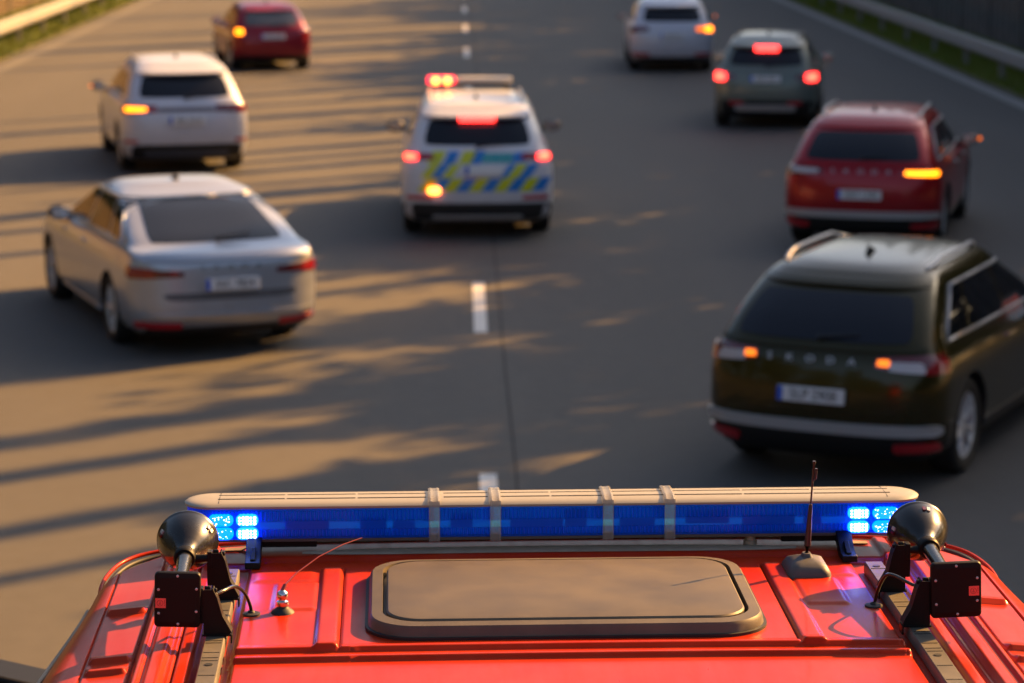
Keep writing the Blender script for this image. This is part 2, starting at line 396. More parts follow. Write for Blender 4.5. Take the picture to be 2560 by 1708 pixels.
class Car:
    def __init__(s, name, label, pos, yaw, lv, wb, track, tr, pt, n=3.4, Df=.9, roofdrop=.05, crown=.03, group='cars pulled aside for the emergency lane'):
        s.root = empty(name, (pos[0], pos[1], 0), R(yaw)); tag(s.root, label, 'car', group)
        s.n = n; s.Df = Df; s.rd = roofdrop; s.crown = crown; s.paint = pt; s.wb = wb; s.tr = tr
        z = [l[0] for l in lv]; s.z0, s.z1 = z[0], z[-1]; s.lv = lv
        s.yr, s.w, s.yf, s.D = (mono(z, [l[i] for l in lv]) for i in (1, 2, 3, 4))
        s.zroof0 = lv[-1][0] - .35
        zs = []
        for a, b in zip(z[:-1], z[1:]): zs += [a + (b - a) * k / 3 for k in range(3)]
        zs.append(z[-1])
        rings = [s.ring(q) for q in zs]
        top = rings[-1]; cy = (top[0][1] + top[len(top) // 2][1]) / 2
        for k, kz in ((.93, .35), (.8, .62), (.55, .86), (.25, .98), (.02, 1)):
            rings.append([(p[0] * k, cy + (p[1] - cy) * k, p[2] + s.crown * kz) for p in top])
        rings = [[s.warp(p) for p in r_] for r_ in rings]
        mb = MB(); nP = len(rings[0]); o = 0
        mb.grid([[rg[i] for rg in rings] for i in range(nP)], 0, True)
        nv = len(rings)
        mb.f.append(tuple(i * nv for i in range(nP))); mb.m.append(1)
        mb.f.append(tuple(i * nv + nv - 1 for i in reversed(range(nP)))); mb.m.append(0)
        s.body = mb.build('body', [pt, M_BLACK], s.root, 50)
        # wheel arches cut out of the body
        cb = MB()
        for wy in (0, wb):
            for sd in (-1, 1):
                cb.lathe([(.001, 0), (tr * 1.13, 0), (tr * 1.13, .5), (.001, .5)], 28, Matrix.Translation((sd * .58, wy, tr)) @ Matrix.Rotation(R(-90 * sd), 4, 'Z'), 0)
        cut = cb.build('cut', [M_BLACK], s.root)
        md = s.body.modifiers.new('b', 'BOOLEAN'); md.object = cut; md.operation = 'DIFFERENCE'; md.solver = 'EXACT'; md.material_mode = 'TRANSFER'
        dg = bpy.context.evaluated_depsgraph_get(); dg.update()
        me = bpy.data.meshes.new_from_object(s.body.evaluated_get(dg)); s.body.modifiers.clear(); s.body.data = me
        me.set_sharp_from_angle(angle=R(50)); bpy.data.objects.remove(cut)
        W = wheel_meshes()
        for wy in (0, wb):
            for sd in (-1, 1):
                h = bpy.data.objects.new('wheel', W['hub']); COL.objects.link(h); h.parent = s.root
                h.location = (sd * track, wy, tr); h.rotation_euler = (rng.uniform(0, 6), 0, 0 if sd > 0 else math.pi); h.scale = (1, tr / .34, tr / .34)
                for k in ('tyre', 'rim'):
                    c = bpy.data.objects.new(k, W[k]); COL.objects.link(c); c.parent = h
    def warp(s, p):
        x, y, z = p; t = max(0, (z - s.zroof0) / (s.z1 - s.zroof0)); mid = s.wb * .42
        d = (y - mid) / (mid + .6)
        z -= s.rd * min(t, 1.2) * d * d
        return (x, y, z)
    def ring(s, z):
        w, yr, yf, D, n = s.w(z), s.yr(z), s.yf(z), s.D(z), s.n; Df = min(s.Df, (yf - yr) * .35); e = 2 / n; H = []
        for k in range(15):
            t = math.pi / 2 * k / 14; H.append((w * math.sin(t) ** e, yr + D * (1 - math.cos(t) ** e), z))
        a, b = yr + D, yf - Df
        for k in range(1, 14):
            f = k / 14; H.append((w * (1 + .012 * math.sin(math.pi * f)), a + (b - a) * f, z))
        for k in range(11):
            t = math.pi / 2 * (1 - k / 10); H.append((w * math.sin(t) ** e, yf - Df * (1 - math.cos(t) ** e), z))
        return H + [(-x, y, q) for x, y, q in reversed(H[1:-1])]
    def _r(s, x, z):
        w = s.w(z); q = min(abs(x) / w, .996)
        return Vector(s.warp((math.copysign(q * w, x), s.yr(z) + s.D(z) * (1 - (1 - q ** s.n) ** (1 / s.n)), z)))
    def rp(s, x, z, off=0.):
        p = s._r(x, z); e = .01
        nn = (s._r(x + e, z) - s._r(x - e, z)).cross(s._r(x, z + e) - s._r(x, z - e))
        return p + nn.normalized() * off if nn.length > 1e-9 else p
    def _s(s, y, z, sd):
        w, yr, yf, D = s.w(z), s.yr(z), s.yf(z), s.D(z); Df = min(s.Df, (yf - yr) * .35)
        if y < yr + D: u = min(1, max(0, 1 - (y - yr) / D)); x = w * (1 - u ** s.n) ** (1 / s.n)
        elif y > yf - Df: u = min(1, max(0, 1 - (yf - y) / Df)); x = w * (1 - u ** s.n) ** (1 / s.n)
        else: x = w * (1 + .012 * math.sin(math.pi * (y - yr - D) / (yf - Df - yr - D)))
        return Vector(s.warp((x * sd, y, z)))
    def sp(s, y, z, off=0., sd=1):
        e = .01; p = s._s(y, z, sd)
        nn = (s._s(y + e, z, sd) - s._s(y - e, z, sd)).cross(s._s(y, z + e, sd) - s._s(y, z - e, sd)) * sd
        return p + nn.normalized() * off if nn.length > 1e-9 else p
    def patch(s, name, fn, cs, m, off=.004, thick=.02, nx=14, nz=8, rnd=.05, parent=None, pw=6):
        g = []
        for i in range(nx + 1):
            row = []
            for j in range(nz + 1):
                a, b = 2 * i / nx - 1, 2 * j / nz - 1
                a2, b2 = a * (1 - rnd * abs(b) ** pw), b * (1 - rnd * abs(a) ** pw); u, v = (a2 + 1) / 2, (b2 + 1) / 2
                row.append(tuple(cs[0][k] * (1 - u) * (1 - v) + cs[1][k] * u * (1 - v) + cs[2][k] * u * v + cs[3][k] * (1 - u) * v for k in (0, 1)))
            g.append(row)
        mb = MB(); mb.grid([[fn(a, b, off) for a, b in row] for row in g])
        loop = [g[i][0] for i in range(nx)] + [g[nx][j] for j in range(nz)] + [g[i][nz] for i in range(nx, 0, -1)] + [g[0][j] for j in range(nz, 0, -1)]
        loop.append(loop[0])
        mb.grid([[fn(a, b, off), fn(a, b, off - thick)] for a, b in loop])
        return mb.build(name, m, parent or s.root, 35)
    def rear(s, name, cs, m, **k): return s.patch(name, lambda a, b, o: s.rp(a, b, o), cs, m, **k)
    def side(s, name, cs, m, sd, **k): return s.patch(name, lambda a, b, o: s.sp(a, b, o, sd), cs, m, **k)
    def rect(s, name, x0, x1, z0, z1, m, **k): return s.rear(name, [(x0, z0), (x1, z0), (x1, z1), (x0, z1)], m, **k)
    def plate(s, z, txt, dx=0, w=.52, h=.112):
        a, b = s.rp(dx, z - h / 2), s.rp(dx, z + h / 2); up = (b - a).normalized(); c = (a + b) / 2; nrm = Vector((1, 0, 0)).cross(up)   # faces -y
        M = Matrix((( 1, up.x, nrm.x, 0), (0, up.y, nrm.y, 0), (0, up.z, nrm.z, 0), (0, 0, 0, 1))); M.translation = c + nrm * .035
        mb = MB(); mb.box((0, 0, 0), (w, h, .03)); mb.v = [tuple(M @ Vector(p)) for p in mb.v]
        p = mb.build('license_plate', M_PLATE, s.root, 30, .003)
        mb = MB(); mb.box((-w / 2 + .022, 0, .017), (.042, h - .004, .003)); mb.v = [tuple(M @ Vector(q)) for q in mb.v]; mb.build('plate_band', M_PLATEBLUE, p, 30)
        if txt: place_text('plate_lettering', txt, .105, p, M_INK, M @ Matrix.Translation((.022, 0, .0165)), .92)
    def letters(s, txt, z, x0, x1, size=.07, m=None):
        for i, ch in enumerate(txt):
            x = x0 + (x1 - x0) * i / (len(txt) - 1); a, b = s.rp(x, z - .03), s.rp(x, z + .03); up = (b - a).normalized(); l, r_ = s.rp(x - .03, z), s.rp(x + .03, z)
            ri = (r_ - l).normalized(); nrm = ri.cross(up)
            M = Matrix(((ri.x, up.x, nrm.x, 0), (ri.y, up.y, nrm.y, 0), (ri.z, up.z, nrm.z, 0), (0, 0, 0, 1))); M.translation = s.rp(x, z, .004)
            place_text('badge_letter', ch, size, s.root, m or M_CHROME, M, 1.25)
    def mirrors(s, y, z, col=None, indicator=0):
        for sd in (-1, 1):
            mb = MB(); x = s.w(1.0) + .10
            prof = [(.0, -.075), (.055, -.07), (.085, -.03), (.085, .02), (.06, .06), (.02, .085), (.0, .09)]
            mb.lathe(prof, 20, Matrix.Translation((sd * (x + .03), y, z)) @ Matrix.Diagonal((1.35, 1, .95, 1)))
            mb.box((sd * (x - .07), y + .02, z - .05), (.14, .05, .04))
            o = mb.build('side_mirror', col or M_BLACK, s.root, 50)
            mb = MB(); mb.box((sd * (x + .03), y - .071, z), (.17, .012, .11)); mb.build('mirror_glass', M_CHROME, o, 30, .004)
            if sd == indicator:
                mb = MB(); mb.box((sd * (x + .145), y - .02, z), (.03, .07, .03)); mb.build('indicator', M_TURNDIM, o, 30, .005)
    def rails(s, x, y0, y1, m, h=.05):
        for sd in (-1, 1):
            pts = []
            for k in range(13):
                f = k / 12; y = y0 + (y1 - y0) * f; hh = h * min(1, 6 * min(f, 1 - f) + .02)
                pts.append(s.sp(y, s.z1 - .018, .0, sd) + Vector((0, 0, hh)))
            mb = MB(); mb.tube(pts, .019, 8); mb.build('roof_rail', m, s.root, 60)
    def fin(s, y, m=None):
        z = s.warp((0, y, s.z1 + s.crown))[2] - .004
        mb = MB(); mb.add([(-.028, y - .07, z), (.028, y - .07, z), (.02, y + .1, z), (-.02, y + .1, z), (-.006, y - .055, z + .062), (.006, y - .055, z + .062), (.003, y + .0, z + .05), (-.003, y + .0, z + .05)],
               [(0, 1, 5, 4), (1, 2, 6, 5), (2, 3, 7, 6), (3, 0, 4, 7), (4, 5, 6, 7), (3, 2, 1, 0)])
        mb.build('fin_antenna', m or M_BLACK, s.root, 50, .006)
    def spoiler(s, z, hw, m, ext=.12, th=.03):
        P = []
        for i in range(17):
            x = -hw + 2 * hw * i / 16; e = ext * (1 - .35 * (abs(x) / hw) ** 4)
            a = s.rp(x, z + .05, .006); c = s.rp(x, z - th, .0); b = s.rp(x, z, 0) + Vector((0, -e, -.006))
            P.append([a, (a + b) / 2 + Vector((0, 0, .008)), b, b + Vector((0, .006, -th * .8)), c])
        mb = MB(); mb.grid(P); mb.add([tuple(p) for p in P[0]], [(0, 1, 2, 3, 4)]); mb.add([tuple(p) for p in P[-1]], [(4, 3, 2, 1, 0)])
        s.sp_tip = lambda x, dz=0: s.rp(x, z, 0) + Vector((0, -ext, dz))
        return mb.build('spoiler', m, s.root, 50)
    def third_lamp(s, hw, m, dz=-.012, h=.03, dy=.0):
        mb = MB()
        P = [[s.sp_tip(-hw + 2 * hw * i / 8, dz + h / 2) + Vector((0, -.004 + dy, 0)), s.sp_tip(-hw + 2 * hw * i / 8, dz - h / 2) + Vector((0, -.004 + dy, 0))] for i in range(9)]
        mb.grid(P); mb.grid([[p + Vector((0, .03, 0)) for p in r_] for r_ in P]); mb.build('third_brake_lamp', m, s.root, 30)
    def wiper(s, z, l=.34, dx=0):
        mb = MB(); mb.tube([s.rp(dx, z, .02), s.rp(dx + l * .5, z + .012, .025), s.rp(dx + l, z + .03, .02)], [.012, .009, .006], 6); mb.tube([s.rp(dx, z, .0), s.rp(dx, z, .03)], .02, 8)
        mb.build('rear_wiper', M_BLACK, s.root)
    def side_windows(s, segs, z0, z1, m, trim=None):
        for sd in (-1, 1):
            for i, (a, b, c, d) in enumerate(segs):       # bottom y0,y1 ; top y0,y1
                cs = [(a, z0), (b, z0), (d, z1), (c, z1)]
                o = s.side('side_window', cs, m, sd, off=.003, rnd=.03)
            if trim:
                A, B = segs[0], segs[-1]
                pts = [s.sp(A[0] + (B[1] - A[0]) * k / 14, z0 - .015, .006, sd) for k in range(15)]
                pts = [s.sp(A[2] - .02 + (A[0] - .03 - A[2]) * k / 4, z1 + (z0 - .015 - z1) * k / 4, .006, sd) for k in range(4)] + [p for p in pts]
                pts = [s.sp(B[3] - (B[3] - A[2]) * k / 14, z1 + .015, .006, sd) for k in range(15)] + pts
                mb = MB(); mb.tube(pts, .012, 6); mb.build('window_trim', trim, s.root, 60)

def suv_levels(W, H, ro, L, wb, rake=.0):
    fo = L - ro - wb; h = W / 2; yf = wb + fo; k = H / 1.68
    return [(.20, -ro + .22, h * .86, yf - .25, .40), (.27, -ro + .10, h * .94, yf - .10, .42), (.42, -ro + .02, h * .985, yf - .01, .46), (.60, -ro, h, yf, .48), (.80 * k, -ro + .01, h, yf - .02, .48),
            (.93 * k, -ro + .035, h * .985, yf - .12, .46), (1.01 * k, -ro + .06, h * .965, yf - .35, .44), (1.055 * k, -ro + .085, h * .935, wb + .12, .42), (1.11 * k, -ro + .12, h * .905, wb - .06, .40),
            (1.28 * k, -ro + .24 + rake * .3, h * .845, wb - .42, .36), (1.45 * k, -ro + .37 + rake * .7, h * .775, wb - .80, .33), (1.55 * k, -ro + .47 + rake, h * .725, wb - 1.02, .32), (1.61 * k, -ro + .56 + rake, h * .66, wb - 1.17, .34), (1.645 * k, -ro + .68 + rake, h * .57, wb - 1.32, .38)]

# ---- police car -------------------------------------------------------------
W, L, wb = 1.88, 4.7, 2.79
c = Car('police_car', 'white police car with blue and yellow stripes and lit red beacons in mid road', (.23, 33.35), .6, suv_levels(W, 1.68, .97, L, wb), wb, .80, .355, P_WHITE, group=None)
c.root['category'] = 'police car'
c.rear('rear_window', [(-.66, 1.15), (.66, 1.15), (.58, 1.48), (-.58, 1.48)], M_GLASS2, rnd=.06)
c.side_windows([(-.45, .25, .0, .35), (.30, 1.15, .40, 1.10), (1.2, 2.1, 1.15, 1.45)], 1.13, 1.46, M_GLASS)
c.spoiler(1.53, .66, P_WHITE, .14, .035); c.third_lamp(.22, M_BRAKE, -.040, .062)
c.wiper(1.13)
for sd in (-1, 1):
    o = c.rear('tail_lamp', [(sd * .52, .985), (sd * .925, .96), (sd * .915, 1.07), (sd * .55, 1.055)], M_REDLENS, off=.008, rnd=.04)
    c.rear('lit_lens', [(sd * .73, .975), (sd * .88, .97), (sd * .875, 1.04), (sd * .73, 1.045)], M_BRAKE, off=.018, rnd=.1, parent=o)
    c.rear('lamp_core', [(sd * .76, .985), (sd * .86, .98), (sd * .86, 1.035), (sd * .76, 1.04)], M_BRAKEC, off=.022, rnd=.2, parent=o)
    c.rear('reflector', [(sd * .55, .50), (sd * .86, .50), (sd * .86, .545), (sd * .55, .545)], M_REFLECT, off=.012)
def stripe(x0, x1, z0, z1, m, sl=.75, nm='reflective_stripe'):
    dx = (z1 - z0) * sl; c.rear(nm, [(x0, z0), (x1, z0), (x1 + dx, z1), (x0 + dx, z1)], m, off=.0035, thick=.006, nx=8, nz=6, rnd=0)
wd = .155
for i, x in enumerate(np.arange(-.74, .66, wd)):
    stripe(x, x + wd * .97, .60, .76, (M_DECYEL, M_DECBLUE)[i % 2])
for x, m_ in ((-.70, M_DECYEL), (-.575, M_DECBLUE), (-.44, M_DECYEL)): stripe(x, x + .12, .765, .93, m_)
for x, m_ in ((.27, M_DECBLUE), (.36, M_DECYEL), (.50, M_DECBLUE)): stripe(x, x + (.085 if m_ is M_DECBLUE and x < .3 else .135), .765, .93, m_)
for x, m_ in ((-.62, M_DECYEL), (-.42, M_DECBLUE), (-.24, M_DECYEL), (-.10, M_DECBLUE)): stripe(x, x + (.165 if m_ is M_DECYEL else .13), .935, 1.085, m_, .5)
c.rear('reflective_panel', [(.045, .945), (.42, .945), (.44, 1.06), (.075, 1.06)], M_DECTEAL, off=.0035, thick=.006, rnd=0)
c.rear('reflective_panel', [(.42, .945), (.60, .955), (.62, 1.07), (.45, 1.065)], M_DECBLUE, off=.0035, thick=.006, rnd=0)
c.letters('POLICIE', 1.0, .09, .40, .06, mat('pale_green_reflective', (.25, .55, .45), .4))
c.plate(.855, '', .08, .46)
c.rect('bumper', -.90, .90, .235, .455, M_DARKTRIM, off=.012, thick=.04, rnd=.04)
c.rect('diffuser', -.55, .55, .26, .31, M_SATIN, off=.02)
c.rect('hazard_lamp', -.60, -.46, .575, .655, M_BEACON, off=.025, rnd=.15)
c.rails(.565, .0, 1.32, M_SATIN, .045)
c.mirrors(2.02, 1.12)
c.fin(.1)
# roof light bar of the police car
lz = 1.72
mb = MB(); mb.box((0, 1.35, lz), (.9, .26, .03)); 
for sd in (-1, 1): mb.box((sd * .42, 1.35, lz - .03), (.05, .14, .06))
lb = mb.build('roof_light_bar', M_BLACK, c.root, 30, .006)
mb = MB(); mb.box((.13, 1.35, lz + .055), (.72, .25, .075)); mb.build('bar_cover', mat('bar_cover_grey', (.55, .52, .47), .4), lb, 30, .02)
mb = MB(); mb.box((-.43, 1.35, lz + .055), (.36, .25, .09)); mb.build('beacon_lens', M_BEACONR, lb, 30, .03)
for x in (-.50, -.35):
    mb = MB(); mb.lathe([(.001, -.012), (.045, -.008), (.05, .006), (.001, .01)], 18, Matrix.Translation((x, 1.218, lz + .055))); mb.build('beacon_lamp', M_BEACON, lb, 40)

# ---- silver liftback sedan ---------------------------------------------------
W, L, wb, ro = 1.86, 4.9, 2.84, 1.12; h = W / 2; yf = L - ro
lv = [(.19, -ro + .22, h * .86, yf - .25, .42), (.26, -ro + .08, h * .95, yf - .1, .46), (.42, -ro, h * .99, yf, .52), (.60, -ro + .01, h, yf, .52), (.75, -ro + .02, h * .995, yf - .05, .50), (.86, -ro + .03, h * .975, yf - .2, .46),
      (.93, -ro + .06, h * .955, yf - .5, .42), (.975, -ro + .16, h * .93, wb + .2, .34), (1.0, -ro + .40, h * .905, wb - .02, .28), (1.06, -ro + .56, h * .875, wb - .2, .26), (1.18, -ro + .90, h * .82, wb - .5, .26),
      (1.29, -ro + 1.24, h * .76, wb - .85, .28), (1.365, -ro + 1.55, h * .69, wb - 1.1, .32), (1.41, -ro + 1.85, h * .60, wb - 1.3, .36)]
c = Car('silver_sedan', 'silver sedan steering left with sun glint on its right tail lamp', (-2.5, 25.75), 20, lv, wb, .80, .335, P_SILVER, n=3.0, roofdrop=.035, crown=.035)
c.rear('rear_window', [(-.66, 1.025), (.66, 1.025), (.545, 1.355), (-.545, 1.355)], M_GLASS2, rnd=.04)
c.side_windows([(-.25, .25, .30, .50), (.30, 1.2, .55, 1.2), (1.26, 2.2, 1.26, 1.55)], 1.02, 1.33, M_GLASS, M_CHROME)
for sd in (-1, 1):
    o = c.rear('tail_lamp', [(sd * .44, .775), (sd * .915, .745), (sd * .91, .86), (sd * .45, .815)], M_REDDARK, off=.008, rnd=.03)
    c.rear('red_lens', [(sd * .70, .76), (sd * .918, .755), (sd * .91, .85), (sd * .72, .845)], M_REDLENS, off=.012, rnd=.06, parent=o)
    c.rear('reflector', [(sd * .47, .275), (sd * .86, .29), (sd * .88, .345), (sd * .47, .335)], M_REFLECT, off=.014)
c.rear('boot_lip', [(-.80, .905), (.80, .905), (.78, .955), (-.78, .955)], P_SILVER, off=.03, thick=.05, rnd=.05)
c.rear('tailgate_recess', [(-.60, .545), (.60, .545), (.66, .615), (-.66, .615)], mat('recess_grey', (.10, .105, .12), .5), off=.004, rnd=.1)
c.rect('bumper', -.88, .88, .20, .29, M_DARKTRIM, off=.010, thick=.04, rnd=.04)
c.rear('bumper_crease', [(-.82, .385), (.82, .385), (.84, .42), (-.84, .42)], P_SILVER, off=.025, thick=.05, rnd=.05)
c.letters('SKODA', .845, -.27, .27, .06)
c.plate(.69, '5SC 7824')
c.mirrors(2.05, 1.02, M_BLACK); c.fin(1.0)
for sd in (-1, 1): c.side('sill_trim', [(.55, .22), (wb - .55, .22), (wb - .55, .27), (.55, .27)], P_SILVER, sd, off=.015)
for sd in (-1, 1):
    for yy in (1.05, 2.0): c.side('door_handle', [(yy, .84), (yy + .2, .845), (yy + .2, .87), (yy, .865)], P_SILVER, sd, off=.025, thick=.03)
c.wiper(1.04)

# ---- white SUV on the left ---------------------------------------------------
W, L, wb = 1.88, 4.65, 2.77
c = Car('white_suv', 'white SUV on the left with its left turn signal glowing orange, behind the silver sedan', (-4.2, 40.3), 12.5, suv_levels(W, 1.66, .95, L, wb, .08), wb, .80, .36, P_PEARL)
c.rear('rear_window', [(-.68, 1.13), (.68, 1.13), (.59, 1.46), (-.59, 1.46)], M_GLASS2, rnd=.06)
c.side_windows([(-.40, .25, .05, .35), (.30, 1.15, .40, 1.10), (1.2, 2.1, 1.15, 1.42)], 1.12, 1.44, M_GLASS)
c.spoiler(1.51, .66, P_PEARL, .16, .03); c.wiper(1.11)
o = c.rear('tail_lamp', [(-.925, .90), (-.42, .93), (-.44, 1.02), (-.915, 1.03)], M_REDLENS, off=.008, rnd=.03)
c.rear('turn_signal', [(-.88, .935), (-.58, .945), (-.58, .995), (-.875, 1.0)], M_TURN, off=.016, rnd=.08, parent=o)
o = c.rear('tail_lamp', [(.42, .93), (.925, .90), (.915, 1.03), (.44, 1.02)], M_REDDARK, off=.008, rnd=.03)
c.rear('red_lens', [(.75, .91), (.915, .905), (.91, 1.02), (.76, 1.01)], M_REDLENS, off=.012, rnd=.05, parent=o)
c.rect('light_strip', -.42, .42, .93, .99, mat('strip_grey', (.15, .13, .15), .3), off=.006)
c.plate(.80, '4SK 2218')
c.rect('bumper', -.80, .80, .23, .45, M_BLACK, off=.012, thick=.04, rnd=.05)
c.rect('diffuser', -.62, .62, .27, .36, mat('slate_trim', (.10, .105, .13), .4, .3), off=.022)
for sd in (-1, 1): c.rear('reflector', [(sd * .72, .48), (sd * .9, .48), (sd * .9, .52), (sd * .72, .52)], M_REFLECT, off=.012)
c.rails(.55, .05, 1.3, M_SATIN, .035); c.mirrors(2.0, 1.10, M_BLACK, -1); c.fin(.35)

# ---- red hatchback -----------------------------------------------------------
W, L, wb = 1.76, 4.1, 2.55
c = Car('red_hatchback', 'red hatchback farthest away on the left with an orange left turn signal', (-4.2, 59.6), 12.5, suv_levels(W, 1.47, .72, L, wb, .05), wb, .75, .31, P_REDC)
c.rear('rear_window', [(-.60, .99), (.60, .99), (.53, 1.30), (-.53, 1.30)], mat('pale_rear_window', (.10, .09, .085), .06, 0, 1), rnd=.06)
c.side_windows([(.05, 1.05, .25, 1.0), (1.1, 1.95, 1.05, 1.3)], .99, 1.27, M_GLASS)
c.spoiler(1.34, .58, P_REDC, .1, .025); c.wiper(.97)
for sd in (-1, 1):
    o = c.rear('tail_lamp', [(sd * .56, .79), (sd * .868, .77), (sd * .86, .93), (sd * .60, .94)], M_REDLENS, off=.01, rnd=.06)
    if sd < 0: c.rear('turn_signal', [(-.80, .80), (-.64, .81), (-.64, .92), (-.79, .92)], M_TURN, off=.02, rnd=.15, parent=o)
c.plate(.76, '1SA 4467'); c.rect('bumper', -.80, .80, .21, .33, M_BLACK, off=.012, rnd=.05)
c.mirrors(1.85, .97, P_REDC); c.fin(.3)

# ---- white SUV on the right --------------------------------------------------
W, L, wb = 1.84, 4.5, 2.68
c = Car('white_suv', 'white SUV farthest away on the right with its right turn signal glowing orange', (4.72, 59.3), -1.5, suv_levels(W, 1.62, .90, L, wb, .04), wb, .79, .345, P_PEARL)
c.rear('rear_window', [(-.64, 1.10), (.64, 1.10), (.57, 1.40), (-.57, 1.40)], M_GLASS2, rnd=.06)
c.side_windows([(-.35, .25, .05, .35), (.30, 1.1, .40, 1.05), (1.15, 2.0, 1.1, 1.35)], 1.09, 1.40, M_GLASS)
c.spoiler(1.46, .64, P_PEARL, .14, .03)
c.rear('tail_lamp', [(-.905, .86), (-.50, .90), (-.52, .99), (-.895, 1.0)], M_REDDARK, off=.008)
o = c.rear('tail_lamp', [(.50, .90), (.905, .86), (.895, 1.0), (.52, .99)], M_REDLENS, off=.008)
c.rear('turn_signal', [(.52, .905), (.70, .90), (.70, .985), (.53, .98)], M_TURNDIM, off=.016, rnd=.08, parent=o)
c.rear('turn_signal', [(.71, .885), (.88, .875), (.875, .99), (.71, .985)], M_TURN, off=.016, rnd=.12, parent=o)
c.plate(.80, '2SE 9013'); c.rect('bumper', -.86, .86, .23, .33, M_BLACK, off=.012, rnd=.05)
for sd in (-1, 1): c.rear('reflector', [(sd * .5, .36), (sd * .85, .37), (sd * .85, .43), (sd * .5, .42)], M_REFLECT, off=.012)
c.rails(.54, .05, 1.22, P_PEARL, .03); c.mirrors(1.93, 1.07, M_BLACK, 1); c.fin(.3)

# ---- sage green compact SUV --------------------------------------------------
W, L, wb = 1.80, 4.24, 2.65
c = Car('sage_green_suv', 'sage green compact SUV with all three brake lights lit red', (5.42, 46.6), -9.5, suv_levels(W, 1.60, .72, L, wb, .04), wb, .77, .345, P_SAGE)
c.rear('rear_window', [(-.64, 1.09), (.64, 1.09), (.56, 1.38), (-.56, 1.38)], M_GLASS2, rnd=.06)
c.side_windows([(-.25, .2, .08, .30), (.25, 1.05, .36, 1.0), (1.1, 1.95, 1.05, 1.3)], 1.08, 1.38, M_GLASS)
c.spoiler(1.44, .62, P_SAGE, .15, .035); c.third_lamp(.2, M_BRAKE, -.045, .095); c.wiper(1.07)
for sd in (-1, 1):
    o = c.rear('tail_lamp', [(sd * .50, .86), (sd * .885, .82), (sd * .88, .98), (sd * .52, .93)], M_REDDARK, off=.008)
    c.rear('lit_lens', [(sd * .68, .835), (sd * .87, .825), (sd * .865, .97), (sd * .68, .955)], M_BRAKE, off=.018, rnd=.14, parent=o)
    c.rear('lamp_core', [(sd * .74, .865), (sd * .84, .86), (sd * .84, .935), (sd * .74, .93)], M_BRAKEC, off=.022, rnd=.2, parent=o)
    c.rear('reflector', [(sd * .38, .43), (sd * .62, .43), (sd * .62, .49), (sd * .38, .49)], M_REFLECT, off=.02)
c.plate(.86, '6SB 3541'); c.rect('bumper', -.85, .85, .21, .50, M_BLACK, off=.010, rnd=.05)
c.rect('skid_plate', -.52, .52, .32, .42, M_SATIN, off=.024, rnd=.06)
c.rails(.53, .08, 1.2, M_BLACK, .04); c.mirrors(1.93, 1.06, P_SAGE); c.fin(.3)

# ---- red SUV -----------------------------------------------------------------
def enyaq(name, label, pos, yaw, pt, plate):
    W, L, wb = 1.88, 4.65, 2.77
    c = Car(name, label, pos, yaw, suv_levels(W, 1.61, .96, L, wb, .16), wb, .80, .37, pt, n=2.9)
    c.rear('rear_window', [(-.69, 1.085), (.69, 1.085), (.585, 1.415), (-.585, 1.415)], M_GLASS2, rnd=.05)
    c.side_windows([(-.38, .18, .08, .30), (.24, 1.15, .36, 1.1), (1.21, 2.15, 1.16, 1.45)], 1.09, 1.42, M_GLASS, M_SATIN)
    c.spoiler(1.475, .66, pt, .06, .02); c.wiper(1.10, .3)
    c.rear('tailgate_edge', [(-.80, 1.025), (.80, 1.025), (.78, 1.06), (-.78, 1.06)], pt, off=.02, thick=.05)
    c.plate(.70, plate)
    c.rect('bumper', -.91, .91, .21, .42, M_BLACK, off=.012, thick=.04, rnd=.05)
    c.rear('bumper_strip', [(-.90, .425), (.90, .425), (.91, .505), (-.91, .505)], M_SATIN, off=.03, thick=.06, rnd=.04)
    for sd in (-1, 1):
        c.rear('reflector', [(sd * .60, .30), (sd * .88, .31), (sd * .89, .375), (sd * .60, .365)], M_REFLECT, off=.028)
        c.side('wheel_cladding', [(-.55, .30), (-.42, .30), (-.45, .50), (-.56, .50)], M_DARKTRIM, sd, off=.008)
        c.side('sill_cladding', [(.45, .22), (wb - .45, .22), (wb - .45, .36), (.45, .36)], M_DARKTRIM, sd, off=.014)
        for yy in (.95, 1.95): c.side('door_handle', [(yy, .90), (yy + .2, .905), (yy + .2, .935), (yy, .93)], M_CHROME, sd, off=.025, thick=.03)
    c.rect('tailgate_crease', -.62, .62, .585, .605, pt, off=.018, thick=.03)
    c.rails(.57, .0, 1.32, M_SATIN, .05); c.fin(.35)
    return c
c = enyaq('red_suv', 'dark red SUV signalling right, between the sage green and olive black SUVs', (5.0, 32.1), -16, P_RED, '4SM 1208')
c.letters('SKODA', .965, -.33, .33, .08, M_SATIN)
o = c.rear('tail_lamp', [(-.925, .89), (-.45, .93), (-.46, 1.0), (-.915, 1.01)], M_REDDARK, off=.008); c.rear('pale_lens', [(-.85, .925), (-.50, .94), (-.50, .985), (-.84, .985)], M_CLEARLENS, off=.014, parent=o)
o = c.rear('tail_lamp', [(.45, .93), (.925, .89), (.915, 1.01), (.46, 1.0)], M_REDLENS, off=.008)
c.rear('turn_signal', [(.52, .935), (.89, .915), (.885, .975), (.52, .98)], M_TURN, off=.016, rnd=.05, parent=o)
c.mirrors(2.05, 1.10, M_BLACK, 1)

